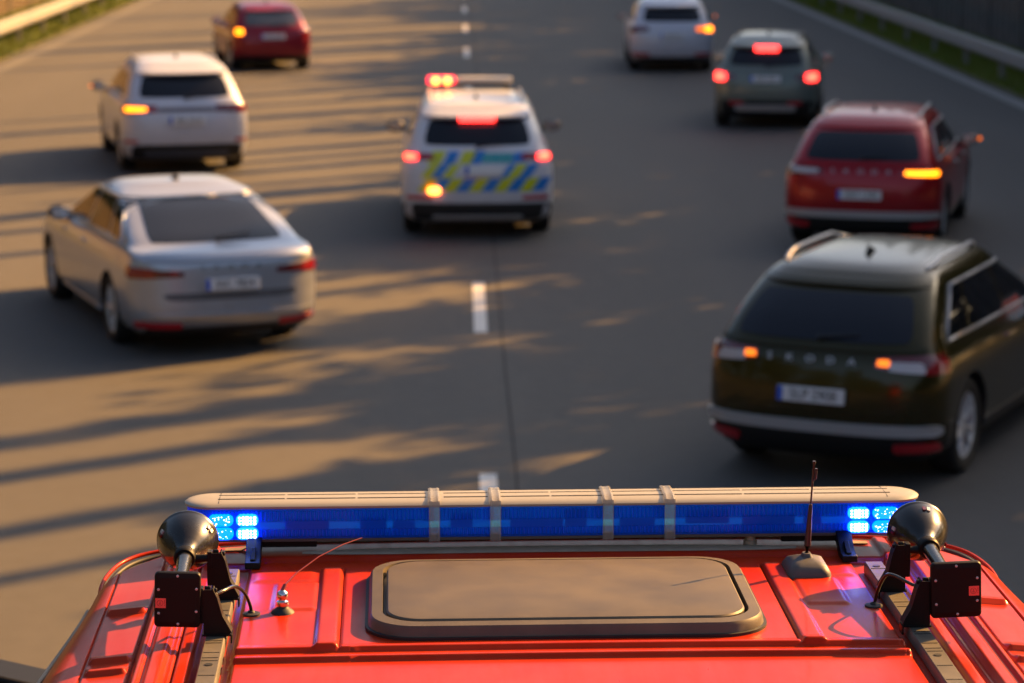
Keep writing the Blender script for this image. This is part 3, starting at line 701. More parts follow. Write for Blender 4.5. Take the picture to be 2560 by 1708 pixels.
# ---- olive black SUV ---------------------------------------------------------
c = enyaq('olive_black_suv', 'olive black SUV close on the right with silver roof rails, turned towards the roadside', (3.05, 20.15), -27, P_OLIVE, '5LP 2908')
c.letters('SKODA', .955, -.36, .28, .075, mat('badge_silver', (.6, .6, .62), .35, .1))
for sd in (-1, 1):
    o = c.rear('tail_lamp', [(sd * .45, .92), (sd * .93, .875), (sd * .925, 1.02), (sd * .46, 1.0)], M_REDDARK, off=.008)
    c.rear('pale_lens', [(sd * .56, .905), (sd * .82, .885), (sd * .78, .965), (sd * .56, .97)], M_CLEARLENS, off=.014, parent=o)
    c.rear('red_lens', [(sd * .80, .88), (sd * .925, .875), (sd * .92, .98), (sd * .83, .965)], M_REDLENS, off=.016, parent=o)
    c.rear('turn_signal', [(sd * .47, .94), (sd * .56, .935), (sd * .56, .98), (sd * .475, .98)], M_TURNDIM, off=.018, rnd=.1, parent=o)
c.mirrors(2.05, 1.10, M_BLACK)

# ------------------------------------------------------------------ red emergency van (foreground)
ZR = 3.05
van = empty('emergency_van', (.222, 5.2, 0), R(1.4))
tag(van, 'red emergency van seen from above with blue light bar and two horns on its roof', 'van')

def van_paint():
    m = bpy.data.materials.new('van_red_paint'); m.use_nodes = True; t = m.node_tree; b = t.nodes['Principled BSDF']
    tc = t.nodes.new('ShaderNodeTexCoord')
    def noise(sc, det, scale=(1, 1, 1)):
        mp = t.nodes.new('ShaderNodeMapping'); mp.inputs['Scale'].default_value = scale
        n = t.nodes.new('ShaderNodeTexNoise'); n.inputs['Scale'].default_value = sc; n.inputs['Detail'].default_value = det; n.inputs['Roughness'].default_value = .6
        t.links.new(tc.outputs['Object'], mp.inputs[0]); t.links.new(mp.outputs[0], n.inputs['Vector']); return n
    a = noise(5, 6); s_ = noise(330, 2); st = noise(9, 4, (4, .6, 1))
    r = t.nodes.new('ShaderNodeValToRGB'); e = r.color_ramp.elements
    e[0].position = .45; e[0].color = (.35, .0185, .001, 1); e[1].position = .75; e[1].color = (.37, .036, .012, 1)
    t.links.new(a.outputs[0], r.inputs[0])
    sp = t.nodes.new('ShaderNodeValToRGB'); sp.color_ramp.elements[0].position = .73; sp.color_ramp.elements[1].position = .80
    t.links.new(s_.outputs[0], sp.inputs[0])
    mx = t.nodes.new('ShaderNodeMixRGB'); mx.inputs[2].default_value = (.36, .15, .10, 1)
    ml = t.nodes.new('ShaderNodeMath'); ml.operation = 'MULTIPLY'; ml.inputs[1].default_value = .3
    t.links.new(sp.outputs[0], ml.inputs[0]); t.links.new(ml.outputs[0], mx.inputs[0]); t.links.new(r.outputs[0], mx.inputs[1]); t.links.new(mx.outputs[0], b.inputs['Base Color'])
    vo = t.nodes.new('ShaderNodeTexVoronoi'); vo.feature = 'DISTANCE_TO_EDGE'; vo.inputs['Scale'].default_value = 26; wn = noise(12, 5)
    mpv = t.nodes.new('ShaderNodeVectorMath'); mpv.operation = 'MULTIPLY_ADD'; mpv.inputs[1].default_value = (.06, .06, .06)
    t.links.new(wn.outputs[1], mpv.inputs[0]); t.links.new(tc.outputs['Object'], mpv.inputs[2]); t.links.new(mpv.outputs[0], vo.inputs['Vector'])
    rv = t.nodes.new('ShaderNodeValToRGB'); rv.color_ramp.elements[0].position = .0; rv.color_ramp.elements[0].color = (1, 1, 1, 1); rv.color_ramp.elements[1].position = .035; rv.color_ramp.elements[1].color = (0, 0, 0, 1)
    t.links.new(vo.outputs[0], rv.inputs[0])
    du = noise(2.2, 7); rd = t.nodes.new('ShaderNodeMapRange'); rd.inputs[1].default_value = .48; rd.inputs[2].default_value = .78; rd.inputs[4].default_value = .34; t.links.new(du.outputs[0], rd.inputs[0])
    ms = t.nodes.new('ShaderNodeMath'); ms.operation = 'MULTIPLY_ADD'; ms.inputs[1].default_value = .35; t.links.new(rv.outputs[0], ms.inputs[0]); ms.inputs[2].default_value = .35
    md = t.nodes.new('ShaderNodeMath'); md.operation = 'MULTIPLY'; t.links.new(rd.outputs[0], md.inputs[0]); t.links.new(ms.outputs[0], md.inputs[1])
    m3 = t.nodes.new('ShaderNodeMixRGB'); m3.inputs[2].default_value = (.26, .15, .10, 1); t.links.new(md.outputs[0], m3.inputs[0]); t.links.new(mx.outputs[0], m3.inputs[1]); t.links.new(m3.outputs[0], b.inputs['Base Color'])
    rr = t.nodes.new('ShaderNodeMapRange'); rr.inputs[3].default_value = .22; rr.inputs[4].default_value = .42
    t.links.new(st.outputs[0], rr.inputs[0]); t.links.new(rr.outputs[0], b.inputs['Roughness'])
    b.inputs['Coat Weight'].default_value = .10; b.inputs['Specular IOR Level'].default_value = .08
    cr = t.nodes.new('ShaderNodeMapRange'); cr.inputs[1].default_value = .3; cr.inputs[2].default_value = .7; cr.inputs[3].default_value = .03; cr.inputs[4].default_value = .16
    t.links.new(st.outputs[0], cr.inputs[0]); t.links.new(cr.outputs[0], b.inputs['Coat Roughness'])
    return m
V_RED = van_paint()
V_DUST = mat('dusty_black_plastic', (.070, .057, .041), .48, spec=.3, noise=(5, .32, .7), col2=(.120, .098, .068), bump=(600, .15, .001))
V_DUST2 = mat('dusty_rail', (0.0715, 0.066, 0.055), .5, noise=(16, .3, .75), col2=(0.132, 0.1155, 0.088), bump=(500, .15, .001))
V_TAN = mat('dusty_sheen_tan', (0.204, 0.162, 0.114), .6, noise=(25, .3, .75), col2=(0.3, 0.246, 0.18), bump=(200, .3, .002))  # tan raised to paint in the bright reflection under the light bar
V_BLACK = mat('matt_black_metal', (.0045, .0042, .0042), .5, spec=.22, bump=(900, .1, .0006))
V_RUB = mat('black_rubber', (0.012, 0.012, 0.012), .6)
V_HORN = mat('horn_black', (0.0072, 0.0066, 0.006), .24, .0, .25, .5, noise=(14, .3, .8), col2=(0.0168, 0.015, 0.0126))
V_CREAM = mat('bar_cover_white', (0.3248, 0.3132, 0.2668), .42, noise=(4, .3, .7), col2=(0.29, 0.2726, 0.232))
V_CLEAR = mat('frosted_strap', (.42, .40, .36), .3)
def strap_mat():
    m = mat('frosted_strap_clear', (0.3, 0.288, 0.264), .25); t = m.node_tree; out = t.nodes['Material Output']; b = t.nodes['Principled BSDF']
    tr = t.nodes.new('ShaderNodeBsdfTransparent'); mx = t.nodes.new('ShaderNodeMixShader'); mx.inputs[0].default_value = .62
    t.links.new(tr.outputs[0], mx.inputs[1]); t.links.new(b.outputs[0], mx.inputs[2]); t.links.new(mx.outputs[0], out.inputs[0]); return m
V_CLEAR = strap_mat()
V_STICK = mat('red_sticker', (.95, .12, .09), .5)
V_STINK = mat('sticker_print', (.35, .02, .02), .5)
V_LED = mat('blue_led_lens', (.0, .2, .8), .2, emit=(.0, .09, 1.0), estr=1.6)
V_LEDW = mat('blue_led_core', (.5, .7, 1), .2, emit=(.5, .62, 1.0), estr=1.7)
V_LEDB = mat('blue_led_glow', (.0, .2, .8), .2, emit=(.004, .11, 1.0), estr=1.8)
V_INNER = mat('lamp_reflector', (.85, .87, .9), .3, .2)
def blue_lens(nm='blue_lens', body=.45):
    m = bpy.data.materials.new(nm); m.use_nodes = True; t = m.node_tree; out = t.nodes['Material Output']; b = t.nodes['Principled BSDF']
    b.inputs['Base Color'].default_value = (.0, .15, 1, 1); b.inputs['Roughness'].default_value = .2; b.inputs['Coat Weight'].default_value = .0; b.inputs['Specular IOR Level'].default_value = .25
    tr = t.nodes.new('ShaderNodeBsdfTransparent'); tr.inputs[0].default_value = (.02, .30, 1, 1)
    tl = t.nodes.new('ShaderNodeBsdfTranslucent'); tl.inputs[0].default_value = (.01, .22, 1, 1)
    m1 = t.nodes.new('ShaderNodeMixShader'); m1.inputs[0].default_value = .28; t.links.new(tr.outputs[0], m1.inputs[1]); t.links.new(tl.outputs[0], m1.inputs[2])
    m2 = t.nodes.new('ShaderNodeMixShader'); m2.inputs[0].default_value = body; t.links.new(m1.outputs[0], m2.inputs[1]); t.links.new(b.outputs[0], m2.inputs[2])
    t.links.new(m2.outputs[0], out.inputs[0]); return m
V_BLUE = blue_lens(); V_BLUEF = blue_lens('blue_lens_front', .12); V_BLUER = blue_lens('blue_lens_rib', .85)

# roof skin: one pressed sheet with beads, ditches, pads and rounded shoulders
def ridge(x, a, b, s_): return smooth(a - s_, a + s_, x) * (1 - smooth(b - s_, b + s_, x))
def front_edge(u): return .80 - .27 * np.clip(np.abs(u), 0, 1.0) ** 9
def roof_h(u, v):
    a = np.abs(u); cen = 1 - smooth(.668, .682, a)
    z = -.0035 * (a / .7) ** 2
    z = z - .015 * smooth(.668, .678, a) + .010 * smooth(.752, .762, a)
    # sawtooth beads across the centre panel
    for v0 in (-.076, -.142, -.62, -.70):
        z = z + cen * .0105 * smooth(v0 - .004, v0 + .004, v) * (1 - smooth(v0 + .005, v0 + .058, v))
    # longitudinal steps either side of the hatch, and small pads
    fr = smooth(-.078, -.070, v) * (1 - smooth(.54, .56, v))
    z = z + fr * .007 * ridge(a, .468, .512, .006)
    z = z - fr * .006 * ridge(a, .461, .4655, .0015)
    z = z + .0045 * ridge(a, .52, .61, .006) * ridge(v, .225, .435, .008)
    z = z + .004 * ridge(a, .53, .66, .01) * ridge(v, .45, .53, .012)
    # side strips
    z = z - .008 * ridge(a, .784, .789, .0018)
    z = z + .013 * ridge(a, .805, .862, .007) - .008 * ridge(a, .836, .846, .004)
    z = z - .006 * ridge(a, .868, .872, .0018)
    for v0 in (-.092, -.172, .255, -.40, -.48):
        z = z + .011 * ridge(a, .878, .955, .006) * smooth(v0 - .004, v0 + .004, v) * (1 - smooth(v0 + .004, v0 + .06, v))
    z = z - .008 * ridge(a, .962, .967, .002)
    z = z - .012 * smooth(.86, .97, a) * .5
    # front cap: low step up towards the windscreen header
    z = z + .010 * smooth(.612, .632, v) * (1 - smooth(.80, .90, a))
    z = z + .006 * smooth(.585, .60, v) * (1 - smooth(.60, .615, v)) * 0
    return z
us = list(np.concatenate([np.arange(-.975, -.66, .003), np.arange(-.66, -.44, .004), np.arange(-.44, .44, .02), np.arange(.44, .66, .004), np.arange(.66, .9751, .003)]))
side_u = [(.985, -.002), (1.002, -.005), (1.022, -.012), (1.042, -.023), (1.058, -.037), (1.071, -.058), (1.079, -.09), (1.084, -.2), (1.087, -.45)]
def taper(u, v):
    a = abs(u); return u if a < .965 else math.copysign(.965 + (a - .965) * (1 - .5 * float(smooth(-.3, .6, v))), u)
cols = [(-a, d) for a, d in reversed(side_u)] + [(u, 0) for u in us] + side_u
vs_ = list(np.concatenate([np.linspace(-3.3, -.75, 24), np.arange(-.73, -.35, .012), np.arange(-.35, .0, .004), np.arange(0, .45, .006), np.arange(.45, .70, .006)]))
tail = [(0, 0), (.012, -.003), (.024, -.012), (.034, -.028), (.05, -.06)]
P = []; va = np.array(vs_)
for u, d in cols:
    uc = max(-.975, min(.975, u)); fe = float(front_edge(taper(u, .7)))
    ya = np.where(va < .3, va, .3 + (va - .3) * (fe - .3) / .4); ya = np.append(ya, fe)
    za = roof_h(np.full(len(ya), uc), ya) + ZR + d
    row = [(taper(float(u), a_), float(a_), float(b_)) for a_, b_ in zip(ya[:-1], za[:-1])]
    row += [(taper(float(u), fe), fe + dv, float(za[-1]) + dz) for dv, dz in tail[1:]]
    P.append(row)
mb = MB(); mb.grid(P)
roof = mb.build('roof', V_RED, van, 60)

# flanks, nose, rear and windscreen
mb = MB()
sec = [(1.088, ZR - .446), (1.095, 2.2), (1.10, 1.6), (1.095, .9), (1.07, .45)]
for sd in (-1, 1):
    g = []
    for y, pinch in [(-3.3, .97), (-3.1, 1), (-.4, 1), (.1, .975), (.5, .95), (.95, .94)]:
        g.append([(sd * u * pinch, y, z) for u, z in sec])
    mb.grid(g)
g = []
for i in range(25):
    u = -1 + 2 * i / 24; b = 1 - abs(u) ** 4
    g.append([(u * .98, .55 + .29 * b, ZR - .06), (u * 1.0, .60 + .50 * b, 2.55), (u * 1.02, .80 + .85 * b, 1.75), (u * 1.02, .85 + 1.05 * b, 1.55), (u * 1.0, 1.0 + 1.35 * b, 1.25), (u * .99, 1.05 + 1.4 * b, .8), (u * .98, 1.0 + 1.35 * b, .4)])
mb.grid(g)
mb.grid([[(-1.0 + 2 * i / 8, -3.3, z) for z in (ZR - .1, 2, 1, .45)] for i in range(9)])
body = mb.build('body', V_RED, van, 50)
g = []
for i in range(21):
    u = -.9 + 1.8 * i / 20; b = 1 - abs(u) ** 4
    g.append([(u * .985, .575 + .36 * b + .02, 2.84), (u * 1.0, .60 + .50 * b + .02, 2.55), (u * 1.0, .80 + .85 * b + .02, 1.78)])
mb = MB(); mb.grid(g); mb.build('windscreen', M_GLASS, van, 50)
for sd in (-1, 1):
    mb = MB(); mb.grid([[(sd * 1.053, .0, 1.75), (sd * 1.047, .1, 2.4)], [(sd * 1.045, .85, 1.75), (sd * 1.04, .65, 2.4)]]); mb.build('side_window', M_GLASS, van, 50)
    for wy in (-2.3, 1.35):
        W_ = wheel_meshes(); hh = bpy.data.objects.new('wheel', W_['hub']); COL.objects.link(hh); hh.parent = van; hh.location = (sd * .92, wy, .36); hh.rotation_euler = (0, 0, 0 if sd > 0 else math.pi); hh.scale = (1.1, 1.06, 1.06)
        for kk in ('tyre', 'rim'):
            cc = bpy.data.objects.new(kk, W_[kk]); COL.objects.link(cc); cc.parent = hh
    # door-frame strip round the front corner, with its dark rubber gap
    pts = [(sd * 1.004, .53, ZR - .066), (sd * 1.007, .59, ZR - .05), (sd * 1.0, .66, ZR - .040), (sd * .978, .745, ZR - .034), (sd * .938, .80, ZR - .030), (sd * .876, .834, ZR - .027), (sd * .78, .855, ZR - .022), (sd * .6, .868, ZR - .018)]
    # smooth path
    sm = []
    for i in range(len(pts) - 1):
        for k in range(5):
            t = k / 5; p0, p1, p2, p3 = (Vector(pts[max(0, min(len(pts) - 1, i + j))]) for j in (-1, 0, 1, 2))
            sm.append(.5 * ((2 * p1) + (p2 - p0) * t + (2 * p0 - 5 * p1 + 4 * p2 - p3) * t * t + (3 * p1 - p0 - 3 * p2 + p3) * t ** 3))
    sm.append(Vector(pts[-1]))
    mb = MB(); mb.tube(sm, .0048, 8); fs = mb.build('door_frame_strip', V_RED, van, 60)
    mb = MB(); mb.tube([p + Vector((-sd * .012, -.016, -.006)) for p in sm], .006, 8); mb.build('rubber_seal', V_RUB, fs, 60)
    mb = MB(); mb.tube([(taper(sd * 1.076, v) + sd * .004, v, ZR - .078) for v in np.linspace(-3.2, .5, 60)], .0055, 6); mb.build('gutter_strip', V_TAN, van, 60)
    # wing mirror
    mb = MB(); mb.box((sd * 1.42, 1.95, 2.19), (.34, .16, .40), 0, Matrix.Rotation(R(-14 * sd), 3, 'Y')); mb.tube([(sd * 1.02, 1.2, 2.05), (sd * 1.15, 1.6, 2.1), (sd * 1.28, 1.92, 2.12)], .03, 8)
    o = mb.build('wing_mirror', V_BLACK, van, 40, .04, 3)
    mb = MB(); mb.box((sd * 1.42, 1.866, 2.19), (.26, .006, .32), 0, Matrix.Rotation(R(-14 * sd), 3, 'Y')); mb.build('mirror_glass', V_BLACK, o, 30)

# strip painted tan as a bright reflection, and slotted strip under the light bar
def strip_path(v, u0, u1, n=40): return [(u0 + (u1 - u0) * i / n, v - .03 * abs(u0 + (u1 - u0) * i / n) ** 3) for i in range(n + 1)]
mb = MB(); g = []
for u, v in strip_path(.655, -.56, .56):
    k = 1 - abs(u / .56) ** 6; z = ZR + float(roof_h(u, v))
    g.append([(u, v - .022 * k, z + .001), (u, v - .018 * k, z + .004), (u, v + .016 * k, z + .006), (u, v + .022 * k, z + .001)])
mb.grid(g); mb.build('header_sheen_strip', V_TAN, van, 60)
mb = MB(); g = []
for u, v in strip_path(.762, -.74, .74): z = ZR + float(roof_h(u, v)); g.append([(u, v - .012, z + .001), (u, v - .012, z + .004), (u, v + .012, z + .004), (u, v + .012, z + .001)])
mb.grid(g); grille = mb.build('vent_strip', V_TAN, van, 40)
sm_ = MB(); sm_.box((0, 0, 0), (.028, .011, .003)); sme = sm_.mesh('vent_slot', V_RUB, 30)
for sd in (-1, 1):
    for k in range(8):
        u = sd * (.20 + k * .058); v = .762 - .03 * abs(u) ** 3
        o = bpy.data.objects.new('vent_slot', sme); COL.objects.link(o); o.parent = grille; o.location = (u, v, ZR + float(roof_h(u, v)) + .0045)

# roof hatch
def rrect(u0, u1, v0, v1, r, n=8):
    pts = []
    for cx, cy, a0 in ((u1 - r, v1 - r, 0), (u0 + r, v1 - r, 90), (u0 + r, v0 + r, 180), (u1 - r, v0 + r, 270)):
        for k in range(n + 1): a = R(a0 + 90 * k / n); pts.append((cx + r * math.cos(a), cy + r * math.sin(a)))
    return pts
def loops(mb, L, cap=True, mi=0):
    n = len(L[0]); mb.grid([[l[i] for l in L] for i in range(n)], mi, True)
    if cap: mb.add(L[-1], [tuple(range(n))], mi)
hz = ZR + .0
mb = MB(); L_ = []
for d, z, r in ((-.004, -.002, .10), (0, .004, .10), (.003, .020, .098), (.008, .0265, .094), (.030, .0295, .08), (.032, .008, .078), (.045, .0075, .07)):
    L_.append([(x, y, hz + z) for x, y in rrect(-.408 + d, .408 - d, -.006 + d, .530 - d, r)])
loops(mb, L_); hatch = mb.build('roof_hatch', V_DUST, van, 30)
mb = MB(); L_ = []
for d, z, r in ((.0385, .006, .076), (.0385, .028, .076), (.042, .0315, .072), (.052, .033, .066), (.12, .0355, .05), (.2, .0365, .02)):
    L_.append([(x, y, hz + z) for x, y in rrect(-.408 + d, .408 - d, -.006 + d, .530 - d, r)])
loops(mb, L_); mb.build('hatch_lid', V_DUST, hatch, 30)
mb = MB(); g = rrect(-.414, .414, -.012, .536, .104); loops(mb, [[(x, y, hz - .004) for x, y in g], [(x, y, hz + .005) for x, y in g], [(x * .985, .262 + (y - .262) * .985, hz + .0055) for x, y in g]], False)
mb.build('hatch_seal', V_RUB, hatch, 40)

# roof rails
for sd in (-1, 1):
    mb = MB(); u = sd * .715; z0 = ZR - .0165
    prof = [(-.021, 0), (-.021, .020), (-.018, .024), (.018, .024), (.021, .020), (.021, 0)]
    ys = [-3.1, -2, -1, -.5, 0, .3, .515, .53]
    mb.grid([[(u + a, y, z0 + b) for a, b in prof] for y in ys]); mb.add([(u + a, .53, z0 + b) for a, b in prof], [tuple(range(6))])
    rail = mb.build('roof_rail', V_DUST2, van, 40)
    mb = MB()
    for v in (.47, .20, .165, .10, -.02, -.035, -.10, -.135, -.155, -.25, -.34, -.42): mb.box((u, v, z0 + .0243), (.032, .0018, .0012))
    mb.build('rail_joint', V_RUB, rail, 30)['kind'] = 'stuff'
    for v in (.49, -.182, -.46):
        mb = MB(); mb.lathe([(.001, .0), (.008, .0), (.008, .002), (.001, .002)], 14, Matrix.Translation((u, v, z0 + .0236)) @ Matrix.Rotation(R(90), 4, 'X')); mb.build('rail_hole', V_RUB, rail, 30)

# horns: flared bell pointing forward, throat tube, square driver with cover plate, two brackets
for sd in (-1, 1):
    ub, vb, wb_ = (-.797, .40, .105) if sd < 0 else (.787, .40, .108)
    up_, vp, wp = (-.788, .0, .0875) if sd < 0 else (.7875, .0, .0885)
    a = Vector((up_, vp, ZR + wp)); b = Vector((ub, vb, ZR + wb_)); ax = (b - a).normalized()
    M = Matrix.Translation(a) @ ax.to_track_quat('Y', 'Z').to_matrix().to_4x4()
    L_ = (b - a).length
    prof = [(.0125, .03), (.0135, .14), (.0155, .24), (.0168, .284), (.0192, .304), (.0245, .317), (.0325, .328), (.0415, .340), (.0495, .353), (.056, .368), (.061, .384), (.0642, .398), (.0648, .402), (.0662, .404), (.0668, .409), (.0655, .414), (.062, .412), (.054, .38), (.04, .352), (.02, .32), (.008, .29), (.001, .285)]
    prof = [(r_, y * L_ / .40) for r_, y in prof]
    mb = MB(); mb.lathe(prof, 48, M); horn = mb.build('horn', V_HORN, van, 50)
    mb = MB(); mb.lathe([(.0165, .272), (.021, .272), (.0235, .276), (.0235, .296), (.021, .30), (.0185, .30)], 28, M)
    mb.tube([M @ Vector((-sd * .018, .286, -.004)), Vector((sd * .745, a.y + .286, ZR + .098)), Vector((sd * .722, a.y + .288, ZR + .098))], [.010, .0075, .011], 10)
    mb.build('horn_collar', V_BLACK, horn, 50)
    for ang in ((150, 30, 225) if sd < 0 else (165, 75, 330)):
        for da, c_ in ((0, M_SATIN), (9, M_REDDARK)):
            t_ = R(ang + da); mb = MB(); Mr = M @ Matrix.Rotation(-t_, 4, 'Y') @ Matrix.Translation((.0605, .376 * L_ / .40, 0)) @ Matrix.Rotation(R(-18), 4, 'Z')
            mb.box((0, 0, 0), (.003, .012, .007)); mb.v = [tuple(Mr @ Vector(p)) for p in mb.v]; mb.build('rim_label', c_, horn, 30)
    w_, h_ = (.0925, .114) if sd < 0 else (.1035, .116)
    mb = MB(); L2 = []
    tilt = Matrix.Rotation(R(2.0 * (1 if sd < 0 else -1)), 4, 'Y')
    Mp = Matrix.Translation(a) @ tilt
    def pl(k, y, r): return [tuple(Mp @ Vector((x, y, z))) for x, z in rrect(-w_ / 2 * k, w_ / 2 * k, -h_ / 2 * k, h_ / 2 * k, r, 5)]
    loops(mb, [pl(.5, .034, .01), pl(.7, .03, .01), pl(.95, .014, .01), pl(.97, .012, .01), pl(1, .010, .009), pl(1, .002, .009), pl(.97, -.001, .008), pl(.8, -.0025, .006)])
    drv = mb.build('horn_driver', V_BLACK, van, 40)
    sme = MB(); sme.lathe([(.0028, .0), (.0028, -.0014), (.0018, -.002), (.0001, -.002)], 10)
    sme = sme.mesh('screw', M_SATIN, 40)
    for x, z in ((0, .44), (-.41, .19), (.41, .21), (-.40, -.24), (.41, -.20), (.02, -.43)):
        o = bpy.data.objects.new('screw', sme); COL.objects.link(o); o.parent = drv; o.matrix_local = Mp @ Matrix.Translation((x * w_, -.0015, z * h_))
    sx = (-.36 if sd < 0 else .345) * w_; sz = (-.055 if sd < 0 else -.02) * h_
    mb = MB(); mb.box((0, 0, 0), (.021, .0012, .020)); mb.v = [tuple(Mp @ (Vector(p) + Vector((sx, -.0026, sz)))) for p in mb.v]
    st = mb.build('sticker', V_STICK, drv, 30)
    mb = MB(); Ms = Mp @ Matrix.Translation((sx - .001, -.0034, sz)) @ Matrix.Rotation(R(90), 4, 'X')
    ring_ = [[(math.cos(t) * r_, math.sin(t) * r_, 0) for r_ in (.0056, .0064)] for t in (2 * math.pi * k / 24 for k in range(25))]
    mb.grid([[tuple(Ms @ Vector(p)) for p in row] for row in ring_])
    for bx, bz, bw, bh in ((0, -.0005, .0008, .006), (-.0018, -.002, .0008, .003), (.0018, -.002, .0008, .003), (0, .0026, .003, .0008), (.009, .003, .001, .008), (.009, -.004, .001, .003)):
        q = [(bx - bw / 2, bz - bh / 2, 0), (bx + bw / 2, bz - bh / 2, 0), (bx + bw / 2, bz + bh / 2, 0), (bx - bw / 2, bz + bh / 2, 0)]
        mb.add([tuple(Ms @ Vector(p)) for p in q], [(0, 1, 2, 3)])
    mb.build('sticker_print', V_STINK, st, 0)['kind'] = 'stuff'
    # brackets standing on the rail, wide foot inboard
    for vb2, top in ((.278, .110), (.012, .104)):
        z0 = ZR + .0078; zt = ZR + top; s_ = sd
        po = [(s_ * .738, z0), (s_ * .738, zt), (s_ * .720, zt), (s_ * .712, zt - .018), (s_ * .702, z0 + .040), (s_ * .690, z0 + .018), (s_ * .684, z0 + .006), (s_ * .684, z0)]
        if s_ > 0: po = po[::-1]
        mb = MB(); mb.prism(po, .004, Matrix.Translation((0, vb2, 0)))
        # folded flange along the sloping edge and foot
        ed = [(s_ * .7205, zt), (s_ * .7125, zt - .018), (s_ * .7025, z0 + .040), (s_ * .6905, z0 + .018), (s_ * .6845, z0 + .006)]
        for (x1, z1), (x2, z2) in zip(ed[:-1], ed[1:]):
            mb.add([(x1, vb2 - .002, z1), (x1, vb2 + .030, z1), (x2, vb2 + .030, z2), (x2, vb2 - .002, z2), (x1 - s_ * .003, vb2 - .002, z1 + .002), (x1 - s_ * .003, vb2 + .030, z1 + .002), (x2 - s_ * .003, vb2 + .030, z2 + .002), (x2 - s_ * .003, vb2 - .002, z2 + .002)],
                   [(0, 1, 2, 3), (4, 7, 6, 5), (0, 3, 7, 4), (1, 5, 6, 2)])
        mb.box((s_ * .712, vb2 + .016, z0 + .002), (.058, .036, .004)); mb.box((s_ * .6825, vb2 + .016, z0 - .006), (.003, .036, .018))
        br = mb.build('horn_bracket', V_BLACK, van, 35)
        mb = MB(); mb.box((s_ * .742, vb2 + .012, zt - .014), (.010, .026, .034)); mb.box((s_ * .742, vb2 + .010, zt - .045), (.012, .018, .05))
        mb.lathe([(.001, -.006), (.005, -.006), (.005, .006), (.001, .006)], 6, Matrix.Translation((s_ * .729, vb2 + .012, zt + .001)) @ Matrix.Rotation(R(90), 4, 'Z'))
        mb.lathe([(.001, -.006), (.005, -.006), (.005, .006), (.001, .006)], 6, Matrix.Translation((s_ * .716, vb2 + .012, zt - .004)) @ Matrix.Rotation(R(90), 4, 'Z'))
        mb.build('bracket_bolt', V_BLACK, br, 35, .0012)
    # link between lower bracket and driver
    # cable into the roof grommet
    if sd < 0: cp = [(-.745, .03, .075), (-.725, .05, .079), (-.700, .08, .084), (-.680, .13, .078), (-.664, .175, .052), (-.655, .198, .022), (-.652, .204, .004)]; gx = (-.652, .204)
    else: cp = [(.760, .03, .068), (.735, .05, .074), (.705, .08, .083), (.685, .12, .087), (.672, .15, .080), (.664, .185, .045), (.659, .205, .004)]; gx = (.658, .208)
    sm = []
    for i in range(len(cp) - 1):
        for k in range(5):
            t = k / 5; p0, p1, p2, p3 = (Vector(cp[max(0, min(len(cp) - 1, i + j))]) for j in (-1, 0, 1, 2))
            sm.append(.5 * ((2 * p1) + (p2 - p0) * t + (2 * p0 - 5 * p1 + 4 * p2 - p3) * t * t + (3 * p1 - p0 - 3 * p2 + p3) * t ** 3) + Vector((0, 0, ZR)))
    mb = MB(); mb.tube(sm, .0036, 10); cb = mb.build('horn_cable', V_HORN, van, 60)
    mb = MB(); mb.lathe([(.019, 0), (.0185, .003), (.012, .005), (.008, .0045), (.0065, .008), (.0036, .009)], 24, Matrix.Translation((gx[0], gx[1], ZR - .003)) @ Matrix.Rotation(R(90), 4, 'X')); mb.build('grommet', V_RUB, cb, 60)

# short red whip antenna on the left
zb = ZR - .003; ux, vx = -.587, .214
mb = MB(); mb.lathe([(.025, 0), (.023, .004), (.015, .010), (.011, .013), (.0105, .016)], 24, Matrix.Translation((ux, vx, zb)) @ Matrix.Rotation(R(90), 4, 'X')); wa = mb.build('whip_antenna', V_RUB, van, 60)
mb = MB(); mb.lathe([(.0105, .013), (.013, .018), (.0125, .025), (.008, .027), (.0075, .029), (.011, .033), (.012, .039), (.0105, .045), (.004, .049)], 24, Matrix.Translation((ux, vx, zb)) @ Matrix.Rotation(R(90), 4, 'X')); mb.build('antenna_joint', M_CHROME, wa, 60)
M_WHIP = mat('red_whip', (0.266, 0.021, 0.0105), .4, 0, .5)
whip = [(ux - .002, vx - .002, .040), (ux + .006, vx + .01, .058), (ux + .03, vx + .04, .076), (ux + .075, vx + .085, .098), (ux + .125, vx + .13, .112), (ux + .165, vx + .165, .117)]
mb = MB(); mb.tube([Vector((a_, b_, c_ + zb)) for a_, b_, c_ in whip[:2]], [.0065, .0045], 10); mb.tube([Vector((a_, b_, c_ + zb)) for a_, b_, c_ in whip[1:]], [.0018, .0015, .0013, .0012, .001], 8); mb.build('whip_rod', M_WHIP, wa, 60)

# black rod antenna on the right
ux, vx = .557, .48
mb = MB(); L2 = []
for k, z, r in ((1, 0, .02), (.97, .012, .02), (.80, .026, .018), (.52, .033, .012), (.24, .038, .008), (.18, .046, .007)):
    L2.append([(x + ux, y + vx, ZR - .003 + z) for x, y in rrect(-.049 * k, .049 * k, -.062 * k, .07 * k, r, 5)])
loops(mb, L2); an = mb.build('rod_antenna', mat('antenna_grey', (0.054, 0.051, 0.048), .5, noise=(20, .3, .7), col2=(0.084, 0.078, 0.072)), van, 45)
mb = MB(); lean = Vector((.012, 0, .21)); b0 = Vector((ux, vx, ZR + .038))
mb.tube([b0, b0 + lean * .1, b0 + lean * .52, b0 + lean * .545], [.0085, .0075, .0045, .0035], 10); mb.tube([b0 + lean * .545, b0 + lean * .56, b0 + lean * .97, b0 + lean], [.003, .0021, .0021, .0035], 8)
mb.tube([b0 + lean * .80, b0 + lean * .82 + Vector((.006, 0, 0)), b0 + lean * .93 + Vector((.006, 0, 0))], [.002, .003, .003], 8)
